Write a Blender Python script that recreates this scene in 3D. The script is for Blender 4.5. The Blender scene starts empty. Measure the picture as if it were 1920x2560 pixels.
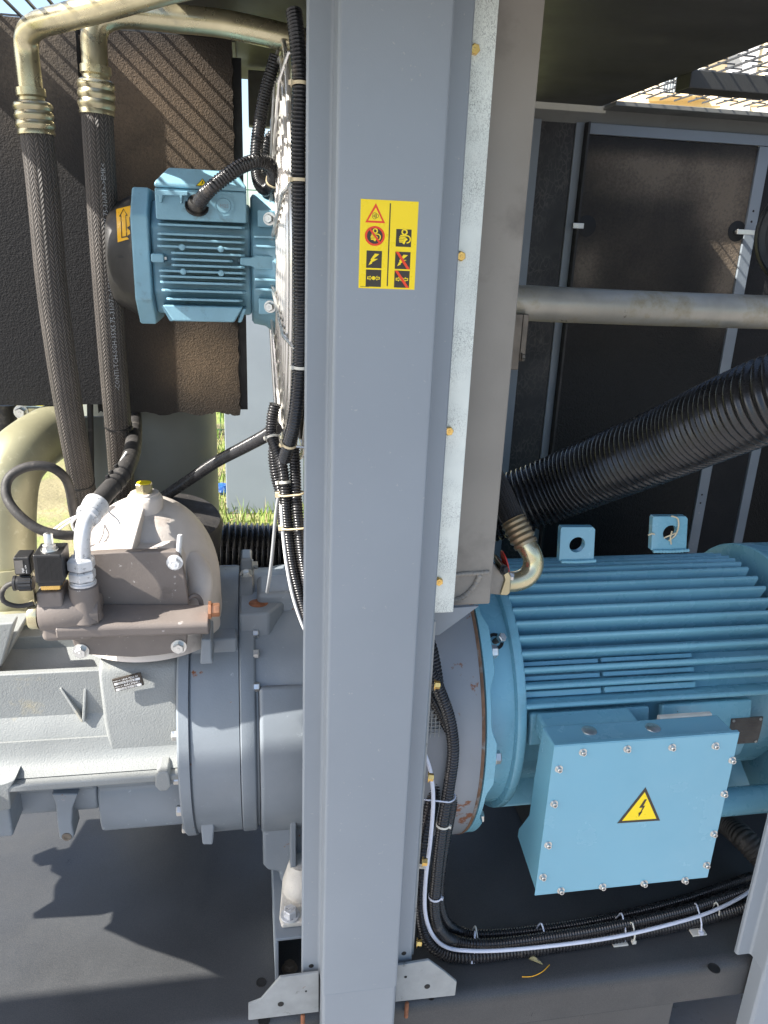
import bpy, bmesh, math, random
from mathutils import Vector, Matrix
random.seed(7)
S = bpy.context.scene
COL = S.collection
R = math.radians

# ---------------------------------------------------------------- camera
FPX, PITCH, ROLL, YAW, HC = 1923.0, R(18.9), R(2.35), R(10.2), 1.50
_F = Vector((math.sin(YAW)*math.cos(PITCH), math.cos(YAW)*math.cos(PITCH), -math.sin(PITCH)))
_R0 = Vector((math.cos(YAW), -math.sin(YAW), 0)); _U0 = _R0.cross(_F)
_R = math.cos(ROLL)*_R0 + math.sin(ROLL)*_U0
_U = -math.sin(ROLL)*_R0 + math.cos(ROLL)*_U0
CAM = Vector((0, 0, HC))
cd = bpy.data.cameras.new('camera'); cam = bpy.data.objects.new('camera', cd); COL.objects.link(cam)
cd.sensor_fit = 'VERTICAL'; cd.sensor_height = 24; cd.lens = FPX/2560*24
cd.clip_start = .02; cd.clip_end = 2000
cam.matrix_world = Matrix(((_R.x, _U.x, -_F.x, 0), (_R.y, _U.y, -_F.y, 0), (_R.z, _U.z, -_F.z, HC), (0, 0, 0, 1)))
S.camera = cam

# ---------------------------------------------------------------- light
SUN = Vector((1.07, .24, -1.0)).normalized()
W = bpy.data.worlds.new('World'); S.world = W; W.use_nodes = True
sky = W.node_tree.nodes.new('ShaderNodeTexSky'); sky.sky_type = 'NISHITA'; sky.sun_disc = False
sky.sun_elevation = math.asin(-SUN.z); sky.sun_rotation = math.atan2(-SUN.x, -SUN.y)
sky.air_density = 1.0; sky.dust_density = 2.0
bg = W.node_tree.nodes['Background']; bg.inputs[1].default_value = .12
W.node_tree.links.new(sky.outputs[0], bg.inputs[0])
sl = bpy.data.lights.new('sun', 'SUN'); sl.energy = 5.0; sl.angle = R(.53); sl.color = (1, .95, .87)
so = bpy.data.objects.new('sun', sl); COL.objects.link(so); so.location = (-4, 0, 6)
so.rotation_euler = SUN.to_track_quat('-Z', 'Y').to_euler()
S.view_settings.view_transform = 'Standard'; S.view_settings.look = 'None'
S.view_settings.exposure = 1.5; S.view_settings.gamma = 1

# ---------------------------------------------------------------- helpers
def P(px, py, Y=None, Z=None, X=None):
    """photo pixel (1920x2560) -> world point on the plane Y=, Z= or X="""
    d = _R*((px-960)/FPX) - _U*((py-1280)/FPX) + _F
    if Y is not None: t = Y/d.y
    elif Z is not None: t = (Z-HC)/d.z
    else: t = X/d.x
    return CAM + d*t
def pm(px, p):            # pixels -> metres at point p
    return px*((Vector(p)-CAM).dot(_F))/FPX
V = Vector
WL = {}
class MB:
    def __init__(s): s.v = []; s.f = []; s.mi = []; s.uv = []; s.hasuv = False
    def add(s, vs, fs, mi=0, uvs=None):
        b = len(s.v); s.v += [V(p) for p in vs]
        for k, f in enumerate(fs):
            s.f.append([b+i for i in f]); s.mi.append(mi)
            s.uv.append(uvs[k] if uvs else None)
        if uvs: s.hasuv = True
        return s
    def box(s, x0, x1, y0, y1, z0, z1, mi=0):
        vs = [(x, y, z) for x in (x0, x1) for y in (y0, y1) for z in (z0, z1)]
        return s.add(vs, [(0, 1, 3, 2), (4, 6, 7, 5), (0, 4, 5, 1), (2, 3, 7, 6), (0, 2, 6, 4), (1, 5, 7, 3)], mi)
    def prism(s, poly, w0, w1, ax='Y', mi=0, o=None, fr=None):
        """2-D polygon extruded; ax Y: poly=(x,z); X: poly=(y,z); Z: poly=(x,y)"""
        n = len(poly)
        def pt(a, b, w):
            if fr: return V(o)+fr[0]*a+fr[1]*b+fr[2]*w
            return {'Y': (a, w, b), 'X': (w, a, b), 'Z': (a, b, w)}[ax]
        vs = [pt(a, b, w0) for a, b in poly]+[pt(a, b, w1) for a, b in poly]
        fs = [tuple(range(n-1, -1, -1)), tuple(range(n, 2*n))]+[(i, (i+1) % n, n+(i+1) % n, n+i) for i in range(n)]
        return s.add(vs, fs, mi)
    def lathe(s, prof, o=(0, 0, 0), ax=(0, 0, 1), n=32, cap=True, mi=0, a0=0, a1=2*math.pi):
        u, v, w = frm(ax); o = V(o); full = abs(a1-a0-2*math.pi) < 1e-6
        k = n if full else n+1; vs = []; fs = []
        for r, h in prof:
            for i in range(k):
                a = a0+(a1-a0)*i/n
                vs.append(o+w*h+(u*math.cos(a)+v*math.sin(a))*r)
        for j in range(len(prof)-1):
            for i in range(n):
                b = (i+1) % k
                fs.append((j*k+i, j*k+b, (j+1)*k+b, (j+1)*k+i))
        if cap and full:
            if prof[0][0] > 1e-6: fs.append(tuple(range(k-1, -1, -1)))
            if prof[-1][0] > 1e-6: fs.append(tuple((len(prof)-1)*k+i for i in range(k)))
        return s.add(vs, fs, mi)
    def tube(s, pts, rad, n=16, cap=True, mi=0):
        """pts: dense list; rad: number or f(arc length)"""
        pts = [V(p) for p in pts]; N = len(pts); L = [0]
        for i in range(1, N): L.append(L[-1]+(pts[i]-pts[i-1]).length)
        T = [(pts[min(i+1, N-1)]-pts[max(i-1, 0)]).normalized() for i in range(N)]
        u = frm(T[0])[0]; vs = []; fs = []; uvs = []
        for i in range(N):
            u = (u-T[i]*u.dot(T[i])).normalized(); v = T[i].cross(u)
            r = rad(L[i]) if callable(rad) else rad
            for k in range(n):
                a = 2*math.pi*k/n; vs.append(pts[i]+(u*math.cos(a)+v*math.sin(a))*r)
        for i in range(N-1):
            for k in range(n):
                b = (k+1) % n
                fs.append((i*n+k, i*n+b, (i+1)*n+b, (i+1)*n+k))
                uvs.append(((k/n, L[i]), ((k+1)/n, L[i]), ((k+1)/n, L[i+1]), (k/n, L[i+1])))
        if cap:
            fs.append(tuple(range(n-1, -1, -1))); uvs.append([(0, 0)]*n)
            fs.append(tuple((N-1)*n+k for k in range(n))); uvs.append([(0, 0)]*n)
        return s.add(vs, fs, mi, uvs)
    def torus(s, o, ax, Rr, r, n=48, m=8, mi=0):
        u, v, w = frm(ax); o = V(o); vs = []; fs = []
        for i in range(n):
            a = 2*math.pi*i/n; d = u*math.cos(a)+v*math.sin(a)
            for k in range(m):
                b = 2*math.pi*k/m; vs.append(o+d*(Rr+r*math.cos(b))+w*(r*math.sin(b)))
        for i in range(n):
            for k in range(m):
                fs.append((i*m+k, ((i+1) % n)*m+k, ((i+1) % n)*m+(k+1) % m, i*m+(k+1) % m))
        return s.add(vs, fs, mi)
def frm(w):
    w = V(w).normalized(); t = V((0, 0, 1)) if abs(w.z) < .9 else V((1, 0, 0))
    u = t.cross(w).normalized(); return u, w.cross(u), w
def cr(pts, step=.01):
    """Catmull-Rom through points, resampled to about step metres"""
    pts = [V(p) for p in pts]; q = [pts[0]*2-pts[1]]+pts+[pts[-1]*2-pts[-2]]; out = []
    for i in range(1, len(q)-2):
        a, b, c, d = q[i-1:i+3]; m = max(2, int((c-b).length/.004))
        for k in range(m):
            t = k/m
            out.append(.5*((2*b)+(c-a)*t+(2*a-5*b+4*c-d)*t*t+(3*b-a-3*c+d)*t**3))
    out.append(pts[-1])
    L = [0]
    for i in range(1, len(out)): L.append(L[-1]+(out[i]-out[i-1]).length)
    n = max(2, int(L[-1]/step)); res = []; j = 0
    for k in range(n+1):
        t = L[-1]*k/n
        while j < len(L)-2 and L[j+1] < t: j += 1
        e = L[j+1]-L[j]; res.append(out[j].lerp(out[j+1], (t-L[j])/e if e > 0 else 0))
    return res
def root(name, loc, label, cat, group=None):
    o = bpy.data.objects.new(name, None); COL.objects.link(o); o.location = loc
    o.empty_display_size = .05; WL[o.name] = V(loc)
    o['label'] = label; o['category'] = cat
    if group: o['group'] = group
    return o
def tag(o, label, cat, group=None):
    o['label'] = label; o['category'] = cat
    if group: o['group'] = group
    return o
def ob(name, mb, m, parent=None, bev=0, seg=2, kind=None, flat=False, label=None, ang=38):
    vs = mb.v
    lo = V((min(p.x for p in vs), min(p.y for p in vs), min(p.z for p in vs)))
    hi = V((max(p.x for p in vs), max(p.y for p in vs), max(p.z for p in vs)))
    c = (lo+hi)/2
    me = bpy.data.meshes.new(name)
    me.from_pydata([p-c for p in vs], [], mb.f)
    for mm in (m if isinstance(m, (list, tuple)) else [m]): me.materials.append(mm)
    for i, p in enumerate(me.polygons): p.material_index = mb.mi[i]
    if mb.hasuv:
        lay = me.uv_layers.new(name='UVMap')
        for i, p in enumerate(me.polygons):
            if mb.uv[i]:
                for k, li in enumerate(p.loop_indices): lay.data[li].uv = mb.uv[i][k]
    b = bmesh.new(); b.from_mesh(me); bmesh.ops.recalc_face_normals(b, faces=b.faces); b.to_mesh(me); b.free()
    if not flat:
        me.polygons.foreach_set('use_smooth', [True]*len(me.polygons))
        if not bev: me.set_sharp_from_angle(angle=R(ang))
    o = bpy.data.objects.new(name, me); COL.objects.link(o)
    place(o, c, parent)
    if bev:
        md = o.modifiers.new('bevel', 'BEVEL'); md.width = bev; md.segments = seg; md.limit_method = 'ANGLE'
        md.angle_limit = R(35); md.harden_normals = True
    if kind: o['kind'] = kind
    if label: o['label'] = label
    return o
def place(o, c, parent):
    WL[o.name] = V(c)
    if parent: o.parent = parent; o.location = V(c)-WL[parent.name]
    else: o.location = c
_bm = {}
def bolt(parent, p, ax, af, m, name='bolt', h=None, washer=True, socket=False):
    """hex head bolt seated on the surface at p, head pointing along ax"""
    h = h or af*.6; key = (round(af, 4), round(h, 4), washer, socket, m.name)
    if key not in _bm:
        b = MB(); z = 0
        if washer: b.lathe([(af*.78, 0), (af*.8, af*.05), (af*.78, af*.14), (0, af*.14)], n=20); z = af*.14
        r = af*.577
        if socket:
            b.lathe([(af*.5, z), (af*.5, z+h*.85), (af*.44, z+h), (af*.28, z+h), (af*.26, z+h*.4), (0, z+h*.4)], n=14)
        else:
            b.lathe([(r, z), (r, z+h*.86), (r*.86, z+h), (0, z+h)], n=6)
            b.lathe([(r*.3, z+h), (r*.26, z+h*1.05), (0, z+h*1.05)], n=10)
        me = bpy.data.meshes.new(name); me.from_pydata(b.v, [], b.f); me.materials.append(m)
        me.polygons.foreach_set('use_smooth', [True]*len(me.polygons)); me.set_sharp_from_angle(angle=R(30))
        _bm[key] = me
    o = bpy.data.objects.new(name, _bm[key]); COL.objects.link(o)
    o.rotation_mode = 'QUATERNION'
    o.rotation_quaternion = (V(ax).normalized().to_track_quat('Z', 'Y') @ __import__('mathutils').Quaternion((0, 0, 1), random.random()*1.0))
    place(o, V(p)-V(ax).normalized()*.0006, parent)
    return o
def text_mb(txt, o, u, v, size, off=.0004, mi=0, mb=None, align='LEFT'):
    """lettering as flat mesh: origin o, u reading direction, v up"""
    c = bpy.data.curves.new('t', 'FONT'); c.body = txt; c.size = size; c.align_x = align; c.resolution_u = 2
    to = bpy.data.objects.new('t', c); COL.objects.link(to)
    dg = bpy.context.evaluated_depsgraph_get(); dg.update()
    me = bpy.data.meshes.new_from_object(to.evaluated_get(dg))
    mb = mb or MB(); u = V(u).normalized(); v = V(v).normalized(); n = u.cross(v)
    mb.add([V(o)+u*p.co.x+v*p.co.y+n*off for p in me.vertices], [tuple(p.vertices) for p in me.polygons], mi)
    bpy.data.objects.remove(to); bpy.data.curves.remove(c); bpy.data.meshes.remove(me)
    return mb

# ---------------------------------------------------------------- materials
def mat(name, col, rough=.5, metal=0., var=.12, vs=6., bump=.0, bs=300., dirt_sheen=None, dirt2=None, spec=.5, rvar=.15, coat=0., bd=.002, wear=None):
    """dirt/dirt2 = (colour, threshold 0..1 (higher = less), scale, softness); on the blue box, painted reflections"""
    m = bpy.data.materials.new(name); m.use_nodes = True; nt = m.node_tree; N = nt.nodes; L = nt.links
    bs_ = N['Principled BSDF']
    tc = N.new('ShaderNodeTexCoord'); oi = N.new('ShaderNodeObjectInfo')
    mu = N.new('ShaderNodeVectorMath'); mu.operation = 'MULTIPLY_ADD'
    cx = N.new('ShaderNodeCombineXYZ')
    for k in range(3): L.new(oi.outputs['Random'], cx.inputs[k])
    L.new(cx.outputs[0], mu.inputs[0]); mu.inputs[1].default_value = (17, 23, 31); L.new(tc.outputs['Object'], mu.inputs[2])
    vec = mu.outputs[0]
    def noise(sc, det=4, ro=.55):
        n = N.new('ShaderNodeTexNoise'); n.inputs['Scale'].default_value = sc; n.inputs['Detail'].default_value = det
        n.inputs['Roughness'].default_value = ro; L.new(vec, n.inputs['Vector']); return n.outputs['Fac']
    def mix(f, a, b):
        x = N.new('ShaderNodeMix'); x.data_type = 'RGBA'
        if hasattr(f, 'links') or hasattr(f, 'node'): L.new(f, x.inputs[0])
        else: x.inputs[0].default_value = f
        for s, i in ((a, 6), (b, 7)):
            if hasattr(s, 'node'): L.new(s, x.inputs[i])
            else: x.inputs[i].default_value = (*s, 1)
        return x.outputs[2]
    def ramp(f, lo, hi):
        r = N.new('ShaderNodeMapRange'); r.inputs[1].default_value = lo; r.inputs[2].default_value = hi
        L.new(f, r.inputs[0]); r.clamp = True; return r.outputs[0]
    n1 = noise(vs, 6)
    c = mix(ramp(n1, .3, .7), [min(1, x*(1-var)) for x in col], [min(1, x*(1+var)) for x in col])
    rr = N.new('ShaderNodeMapRange'); L.new(noise(vs*2.3, 5), rr.inputs[0])
    rr.inputs[1].default_value = .25; rr.inputs[2].default_value = .75
    rr.inputs[3].default_value = max(.03, rough-rvar); rr.inputs[4].default_value = min(1, rough+rvar)
    rsock = rr.outputs[0]; met = None
    for d in (dirt_sheen, dirt2):
        if d:
            f = ramp(noise(d[2], 8, .65), d[1], d[1]+d[3])
            c = mix(f, c, d[0])
            a = N.new('ShaderNodeMath'); a.operation = 'MULTIPLY_ADD'; L.new(f, a.inputs[0]); a.inputs[1].default_value = .25; L.new(rsock, a.inputs[2])
            a.use_clamp = True; rsock = a.outputs[0]
    L.new(c, bs_.inputs['Base Color']); L.new(rsock, bs_.inputs['Roughness'])
    bs_.inputs['Metallic'].default_value = metal; bs_.inputs['Specular IOR Level'].default_value = spec
    bs_.inputs['Coat Weight'].default_value = coat
    if bump:
        bp = N.new('ShaderNodeBump'); bp.inputs['Strength'].default_value = bump; bp.inputs['Distance'].default_value = bd
        L.new(noise(bs, 3), bp.inputs['Height']); L.new(bp.outputs[0], bs_.inputs['Normal'])
    return m
def braid_mat(name, c0, c1, nu=16, nv=130):
    m = bpy.data.materials.new(name); m.use_nodes = True; nt = m.node_tree; N = nt.nodes; L = nt.links
    b = N['Principled BSDF']; uv = N.new('ShaderNodeUVMap'); sp = N.new('ShaderNodeSeparateXYZ'); L.new(uv.outputs[0], sp.inputs[0])
    def M_(op, a, bb=None, c=None):
        x = N.new('ShaderNodeMath'); x.operation = op
        for i, s in enumerate((a, bb, c)):
            if s is None: continue
            if hasattr(s, 'node'): L.new(s, x.inputs[i])
            else: x.inputs[i].default_value = s
        return x.outputs[0]
    tri = M_('ABSOLUTE', M_('SUBTRACT', M_('FRACT', M_('MULTIPLY', sp.outputs[0], nu/2)), .5))
    ph = M_('FRACT', M_('ADD', M_('MULTIPLY', sp.outputs[1], nv), M_('MULTIPLY', tri, 3.0)))
    ridge = M_('SUBTRACT', 1, M_('MULTIPLY', M_('ABSOLUTE', M_('SUBTRACT', ph, .5)), 2))
    edge = M_('MULTIPLY', M_('MINIMUM', tri, M_('SUBTRACT', .5, tri)), 8); edge2 = M_('MINIMUM', edge, 1.0)
    h = M_('MULTIPLY', ridge, edge2)
    tc = N.new('ShaderNodeTexCoord'); no = N.new('ShaderNodeTexNoise'); no.inputs['Scale'].default_value = 14; no.inputs['Detail'].default_value = 6
    L.new(tc.outputs['Object'], no.inputs['Vector'])
    f = M_('MULTIPLY', h, M_('MULTIPLY_ADD', no.outputs[0], 1.2, .2))
    mx = N.new('ShaderNodeMix'); mx.data_type = 'RGBA'; L.new(f, mx.inputs[0]); mx.inputs[6].default_value = (*c0, 1); mx.inputs[7].default_value = (*c1, 1)
    L.new(mx.outputs[2], b.inputs['Base Color']); b.inputs['Roughness'].default_value = .62
    bp = N.new('ShaderNodeBump'); bp.inputs['Strength'].default_value = .9; bp.inputs['Distance'].default_value = .0016; L.new(h, bp.inputs['Height'])
    L.new(bp.outputs[0], b.inputs['Normal'])
    return m
def foam_mat(name, dark, dust, centres, scale=120, bump=.9):
    """black acoustic foam; dust settles in soft patches at object-space centres (x,z,rx,rz,strength)"""
    m = bpy.data.materials.new(name); m.use_nodes = True; nt = m.node_tree; N = nt.nodes; L = nt.links
    b = N['Principled BSDF']; tc = N.new('ShaderNodeTexCoord')
    def M_(op, a, bb=None, c=None):
        x = N.new('ShaderNodeMath'); x.operation = op
        for i, s in enumerate((a, bb, c)):
            if s is None: continue
            if hasattr(s, 'node'): L.new(s, x.inputs[i])
            else: x.inputs[i].default_value = s
        return x.outputs[0]
    sp = N.new('ShaderNodeSeparateXYZ'); L.new(tc.outputs['Object'], sp.inputs[0])
    n1 = N.new('ShaderNodeTexNoise'); n1.inputs['Scale'].default_value = 7; n1.inputs['Detail'].default_value = 7; L.new(tc.outputs['Object'], n1.inputs['Vector'])
    n2 = N.new('ShaderNodeTexNoise'); n2.inputs['Scale'].default_value = scale; n2.inputs['Detail'].default_value = 5; n2.inputs['Roughness'].default_value = .7
    L.new(tc.outputs['Object'], n2.inputs['Vector'])
    vo = N.new('ShaderNodeTexVoronoi'); vo.inputs['Scale'].default_value = scale*1.6; L.new(tc.outputs['Object'], vo.inputs['Vector'])
    tot = None
    for cx, cz, rx, rz, st in centres:
        dx = M_('DIVIDE', M_('SUBTRACT', sp.outputs[0], cx), rx); dz = M_('DIVIDE', M_('SUBTRACT', sp.outputs[2], cz), rz)
        r2 = M_('ADD', M_('MULTIPLY', dx, dx), M_('MULTIPLY', dz, dz))
        g = M_('MULTIPLY', M_('EXPONENT', M_('MULTIPLY', r2, -1)), st)
        tot = g if tot is None else M_('ADD', tot, g)
    if tot is None: tot = M_('MULTIPLY', n1.outputs[0], .12)
    f = M_('MULTIPLY', tot, M_('MULTIPLY_ADD', n1.outputs[0], 1.6, -.1))
    f = M_('MULTIPLY', f, M_('MULTIPLY_ADD', n2.outputs[0], 1.8, .1)); f = M_('MINIMUM', M_('MAXIMUM', f, 0.0), 1.0)
    mx = N.new('ShaderNodeMix'); mx.data_type = 'RGBA'; L.new(f, mx.inputs[0]); mx.inputs[6].default_value = (*dark, 1); mx.inputs[7].default_value = (*dust, 1)
    L.new(mx.outputs[2], b.inputs['Base Color'])
    b.inputs['Roughness'].default_value = .68; b.inputs['Specular IOR Level'].default_value = .22
    h = M_('ADD', M_('MULTIPLY', n2.outputs[0], .8), M_('MULTIPLY', vo.outputs[0], .35))
    bp = N.new('ShaderNodeBump'); bp.inputs['Strength'].default_value = bump; bp.inputs['Distance'].default_value = .004; L.new(h, bp.inputs['Height'])
    L.new(bp.outputs[0], b.inputs['Normal'])
    return m
def crackle_mat(name, base, dark, scale=90, rough=.45, metal=0., amt=.06, str_=(1, 1, .35)):
    """surface crossed by a net of fine dark cracks (voronoi cell borders)"""
    m = mat(name, base, rough, metal, var=.12, vs=9); nt = m.node_tree; N = nt.nodes; L = nt.links; b = N['Principled BSDF']
    tc = N.new('ShaderNodeTexCoord'); mp = N.new('ShaderNodeMapping'); mp.inputs['Scale'].default_value = str_; L.new(tc.outputs['Object'], mp.inputs[0])
    ns = N.new('ShaderNodeTexNoise'); ns.inputs['Scale'].default_value = scale*.6; L.new(mp.outputs[0], ns.inputs['Vector'])
    mm = N.new('ShaderNodeMix'); mm.data_type = 'RGBA'; mm.inputs[0].default_value = .03; L.new(mp.outputs[0], mm.inputs[6]); L.new(ns.outputs['Color'], mm.inputs[7])
    vo = N.new('ShaderNodeTexVoronoi'); vo.feature = 'DISTANCE_TO_EDGE'; vo.inputs['Scale'].default_value = scale; L.new(mm.outputs[2], vo.inputs['Vector'])
    n3 = N.new('ShaderNodeTexNoise'); n3.inputs['Scale'].default_value = 11; n3.inputs['Detail'].default_value = 4; L.new(tc.outputs['Object'], n3.inputs['Vector'])
    r = N.new('ShaderNodeMapRange'); L.new(vo.outputs['Distance'], r.inputs[0]); r.inputs[1].default_value = 0; r.inputs[2].default_value = amt; r.inputs[3].default_value = 1; r.inputs[4].default_value = 0
    r2 = N.new('ShaderNodeMapRange'); L.new(n3.outputs[0], r2.inputs[0]); r2.inputs[1].default_value = .4; r2.inputs[2].default_value = .62
    mu = N.new('ShaderNodeMath'); mu.operation = 'MULTIPLY'; L.new(r.outputs[0], mu.inputs[0]); L.new(r2.outputs[0], mu.inputs[1])
    old = b.inputs['Base Color'].links[0].from_socket
    mx = N.new('ShaderNodeMix'); mx.data_type = 'RGBA'; L.new(mu.outputs[0], mx.inputs[0]); L.new(old, mx.inputs[6]); mx.inputs[7].default_value = (*dark, 1)
    L.new(mx.outputs[2], b.inputs['Base Color'])
    return m
RUST = (.19, .07, .03); DUST = (.42, .38, .31); GRIME = (.045, .04, .035)
M = {}
M['post'] = mat('grey_post_paint', (.235, .265, .295), .42, var=.05, vs=3, bump=.08, bs=500, dirt_sheen=((.33, .34, .35), .66, 120, .04), rvar=.08)
M['bracket'] = mat('worn_bracket_paint', (.27, .285, .285), .5, var=.12, vs=25, bump=.1, bs=300, dirt_sheen=(GRIME, .62, 30, .12), dirt2=(RUST, .7, 60, .05))
M['cast'] = mat('grey_cast_paint', (.215, .226, .223), .5, var=.1, vs=7, bump=.6, bs=330, bd=.0016, dirt_sheen=((.36, .31, .2), .585, 9, .2), dirt2=(RUST, .69, 26, .03))
M['cast_smooth'] = mat('grey_bell_paint', (.185, .21, .235), .42, var=.1, vs=7, bump=.25, bs=260, bd=.0012, dirt_sheen=((.33, .37, .39), .64, 40, .08), dirt2=(RUST, .665, 20, .03))
M['bell_r'] = mat('bell_housing_paint', (.22, .235, .255), .42, var=.08, vs=5, bump=.1, bs=200, dirt_sheen=((.2, .19, .17), .6, 7, .2), dirt2=(RUST, .60, 13, .03))
M['deck'] = mat('black_deck_paint', (.036, .039, .043), .38, var=.2, vs=4, bump=.3, bs=500, bd=.0008, dirt_sheen=((.10, .098, .094), .38, 500, .6), dirt2=((.28, .26, .23), .735, 130, .03), spec=.45)
M['blue'] = mat('blue_motor_paint', (.19, .42, .52), .27, var=.05, vs=6, bump=.12, bs=160, bd=.0015, dirt_sheen=((.07, .17, .22), .6, 8, .35), dirt2=((.03, .03, .03), .715, 60, .02), rvar=.1)
M['blue_box'] = mat('blue_box_paint', (.155, .37, .48), .2, var=.03, vs=3, bump=.03, bs=90, dirt_sheen=((.20, .40, .50), .45, 5, .5), rvar=.06, coat=.3)  # soft paler patches paint blurred reflections into the blue
M['blue_fan'] = mat('blue_fan_motor_paint', (.19, .36, .45), .45, var=.1, vs=14, bump=.25, bs=300, bd=.001, dirt_sheen=((.1, .13, .13), .6, 22, .2), dirt2=((.2, .17, .12), .70, 35, .06))
M['black'] = mat('black_plastic', (.012, .012, .013), .45, var=.3, vs=12, bump=.1, bs=400, dirt_sheen=((.11, .10, .09), .62, 30, .25))
M['black_dusty'] = mat('dusty_black_plastic', (.022, .021, .02), .5, var=.3, vs=20, bump=.15, bs=500, dirt_sheen=((.17, .145, .11), .56, 18, .3))
M['conduit'] = mat('corrugated_conduit_plastic', (.022, .022, .024), .24, var=.3, vs=30, dirt_sheen=((.16, .13, .10), .61, 16, .18))
M['duct'] = mat('black_duct_rubber', (.018, .018, .019), .27, var=.3, vs=20, dirt_sheen=((.09, .085, .075), .62, 14, .2))
M['rubber'] = mat('worn_rubber', (.03, .028, .027), .62, var=.25, vs=30, bump=.3, bs=260, dirt_sheen=((.14, .125, .11), .56, 40, .2))
M['zinc'] = mat('zinc_plate', (.62, .62, .6), .38, 1, var=.12, vs=40, bump=.05, bs=200, dirt_sheen=((.32, .31, .28), .6, 40, .2))
M['galv'] = crackle_mat('galvanised_strip', (.74, .78, .73), (.22, .24, .23), 230, .5, .25, .09, (1, 1, .45))
M['zinc_y'] = mat('yellow_zinc_pipe', (.48, .43, .28), .29, .85, var=.25, vs=10, dirt_sheen=((.3, .29, .24), .6, 25, .25), rvar=.12)
M['olive'] = mat('olive_passivated_pipe', (.34, .325, .21), .42, .4, var=.2, vs=5, bump=.05, bs=120, dirt_sheen=((.5, .47, .33), .58, 60, .2), dirt2=((.2, .13, .07), .73, 15, .06))
M['pipe'] = mat('dull_steel_pipe', (.44, .41, .35), .45, .45, var=.2, vs=9, bump=.2, bs=50, bd=.001, dirt_sheen=((.30, .24, .13), .5, 9, .2), dirt2=((.10, .08, .06), .66, 22, .05))
M['brass'] = mat('brass', (.72, .48, .16), .3, 1, var=.12, vs=50, dirt_sheen=((.4, .28, .12), .65, 60, .15))
M['taupe'] = mat('taupe_cooler_paint', (.25, .23, .20), .5, var=.1, vs=5, bump=.12, bs=140, dirt_sheen=((.14, .125, .11), .58, 6, .25), dirt2=((.5, .45, .4), .74, 40, .02))
M['alu'] = mat('cast_aluminium', (.55, .50, .455), .6, 0, var=.14, vs=9, bump=.35, bs=240, bd=.0012, dirt_sheen=((.30, .235, .195), .57, 12, .22), dirt2=((.12, .09, .07), .69, 24, .08))
M['alu_d'] = mat('oily_cast_aluminium', (.155, .132, .118), .6, 0, var=.14, vs=11, bump=.35, bs=300, bd=.001, dirt_sheen=((.07, .055, .045), .60, 12, .2), dirt2=((.42, .39, .37), .66, 90, .05))
M['galvfit'] = mat('white_rusted_zinc', (.62, .63, .64), .55, .35, var=.12, vs=60, bump=.4, bs=400, bd=.0006, dirt_sheen=((.3, .3, .3), .56, 130, .08))
M['yellow'] = mat('yellow_paint', (.85, .68, .02), .4, var=.05, vs=30)
M['sticker'] = mat('yellow_sticker', (.9, .66, .005), .32, var=.02, vs=20, bump=.02, bs=60)
M['sticker_o'] = mat('amber_sticker', (.85, .45, .02), .35, var=.04, vs=20)
M['ink'] = mat('black_ink', (.035, .026, .018), .4, var=.05)
M['red'] = mat('red_ink', (.78, .05, .01), .35, var=.04)
M['white'] = mat('white_plastic', (.72, .72, .72), .4, var=.05, vs=20)
M['tie'] = mat('white_cable_tie', (.62, .6, .53), .42, var=.08, vs=30)
M['tie_y'] = mat('yellowed_cable_tie', (.66, .55, .36), .42, var=.1, vs=30)
M['cable_w'] = mat('white_cable', (.60, .63, .72), .4, var=.04, vs=20, dirt_sheen=((.4, .4, .42), .62, 30, .2))
M['cable_g'] = mat('grey_cable', (.32, .33, .34), .45, var=.06, vs=20)
M['chrome'] = mat('chromed_wire', (.74, .72, .68), .3, .7, var=.05, vs=5)
M['plate'] = mat('etched_metal_plate', (.16, .15, .14), .5, .6, var=.25, vs=25, dirt_sheen=((.1, .09, .08), .6, 90, .15))
M['vessel'] = mat('grey_vessel_paint', (.16, .175, .165), .5, var=.12, vs=4, bump=.05, bs=90, dirt_sheen=((.24, .21, .13), .6, 6, .25))
M['frame'] = mat('grey_panel_frame_paint', (.20, .23, .26), .4, var=.08, vs=6, bump=.05, bs=200, dirt_sheen=((.3, .31, .31), .67, 40, .06))
M['roof'] = mat('dark_roof_sheet', (.035, .035, .032), .55, var=.3, vs=2.5, bump=.08, bs=120, dirt_sheen=((.085, .08, .065), .56, 2.2, .3))
M['roofbeam'] = mat('olive_grey_beam', (.15, .15, .135), .5, var=.12, vs=5, dirt_sheen=((.09, .085, .075), .58, 7, .2))
M['wire'] = mat('dark_grille_wire', (.06, .06, .06), .5, .3, var=.2)
M['dark'] = mat('matt_black', (.008, .008, .008), .7, var=.2)
M['rust'] = mat('rusty_iron', (.24, .09, .04), .75, var=.35, vs=60, bump=.4, bs=300)
M['steel'] = mat('dark_steel', (.17, .145, .12), .5, .6, var=.25, vs=20, dirt_sheen=((.3, .27, .22), .62, 30, .15))
M['copper'] = mat('coppery_plug', (.50, .24, .13), .42, .8, var=.2, vs=40, dirt_sheen=((.3, .12, .06), .58, 60, .2))
M['mount'] = mat('white_cast_mount', (.60, .57, .51), .7, var=.15, vs=20, bump=.7, bs=160, bd=.002, dirt_sheen=((.35, .26, .18), .62, 20, .15))
M['redgasket'] = mat('red_gasket', (.5, .03, .02), .5)
M['braid1'] = braid_mat('textile_braid', (.018, .016, .015), (.14, .122, .108), 22, 130)
M['braid2'] = braid_mat('rubber_braid', (.02, .018, .017), (.10, .085, .075), 26, 160)
M['foam_l'] = foam_mat('clean_black_foam', (.016, .016, .017), (.12, .11, .10), [], 150, .7)
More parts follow.
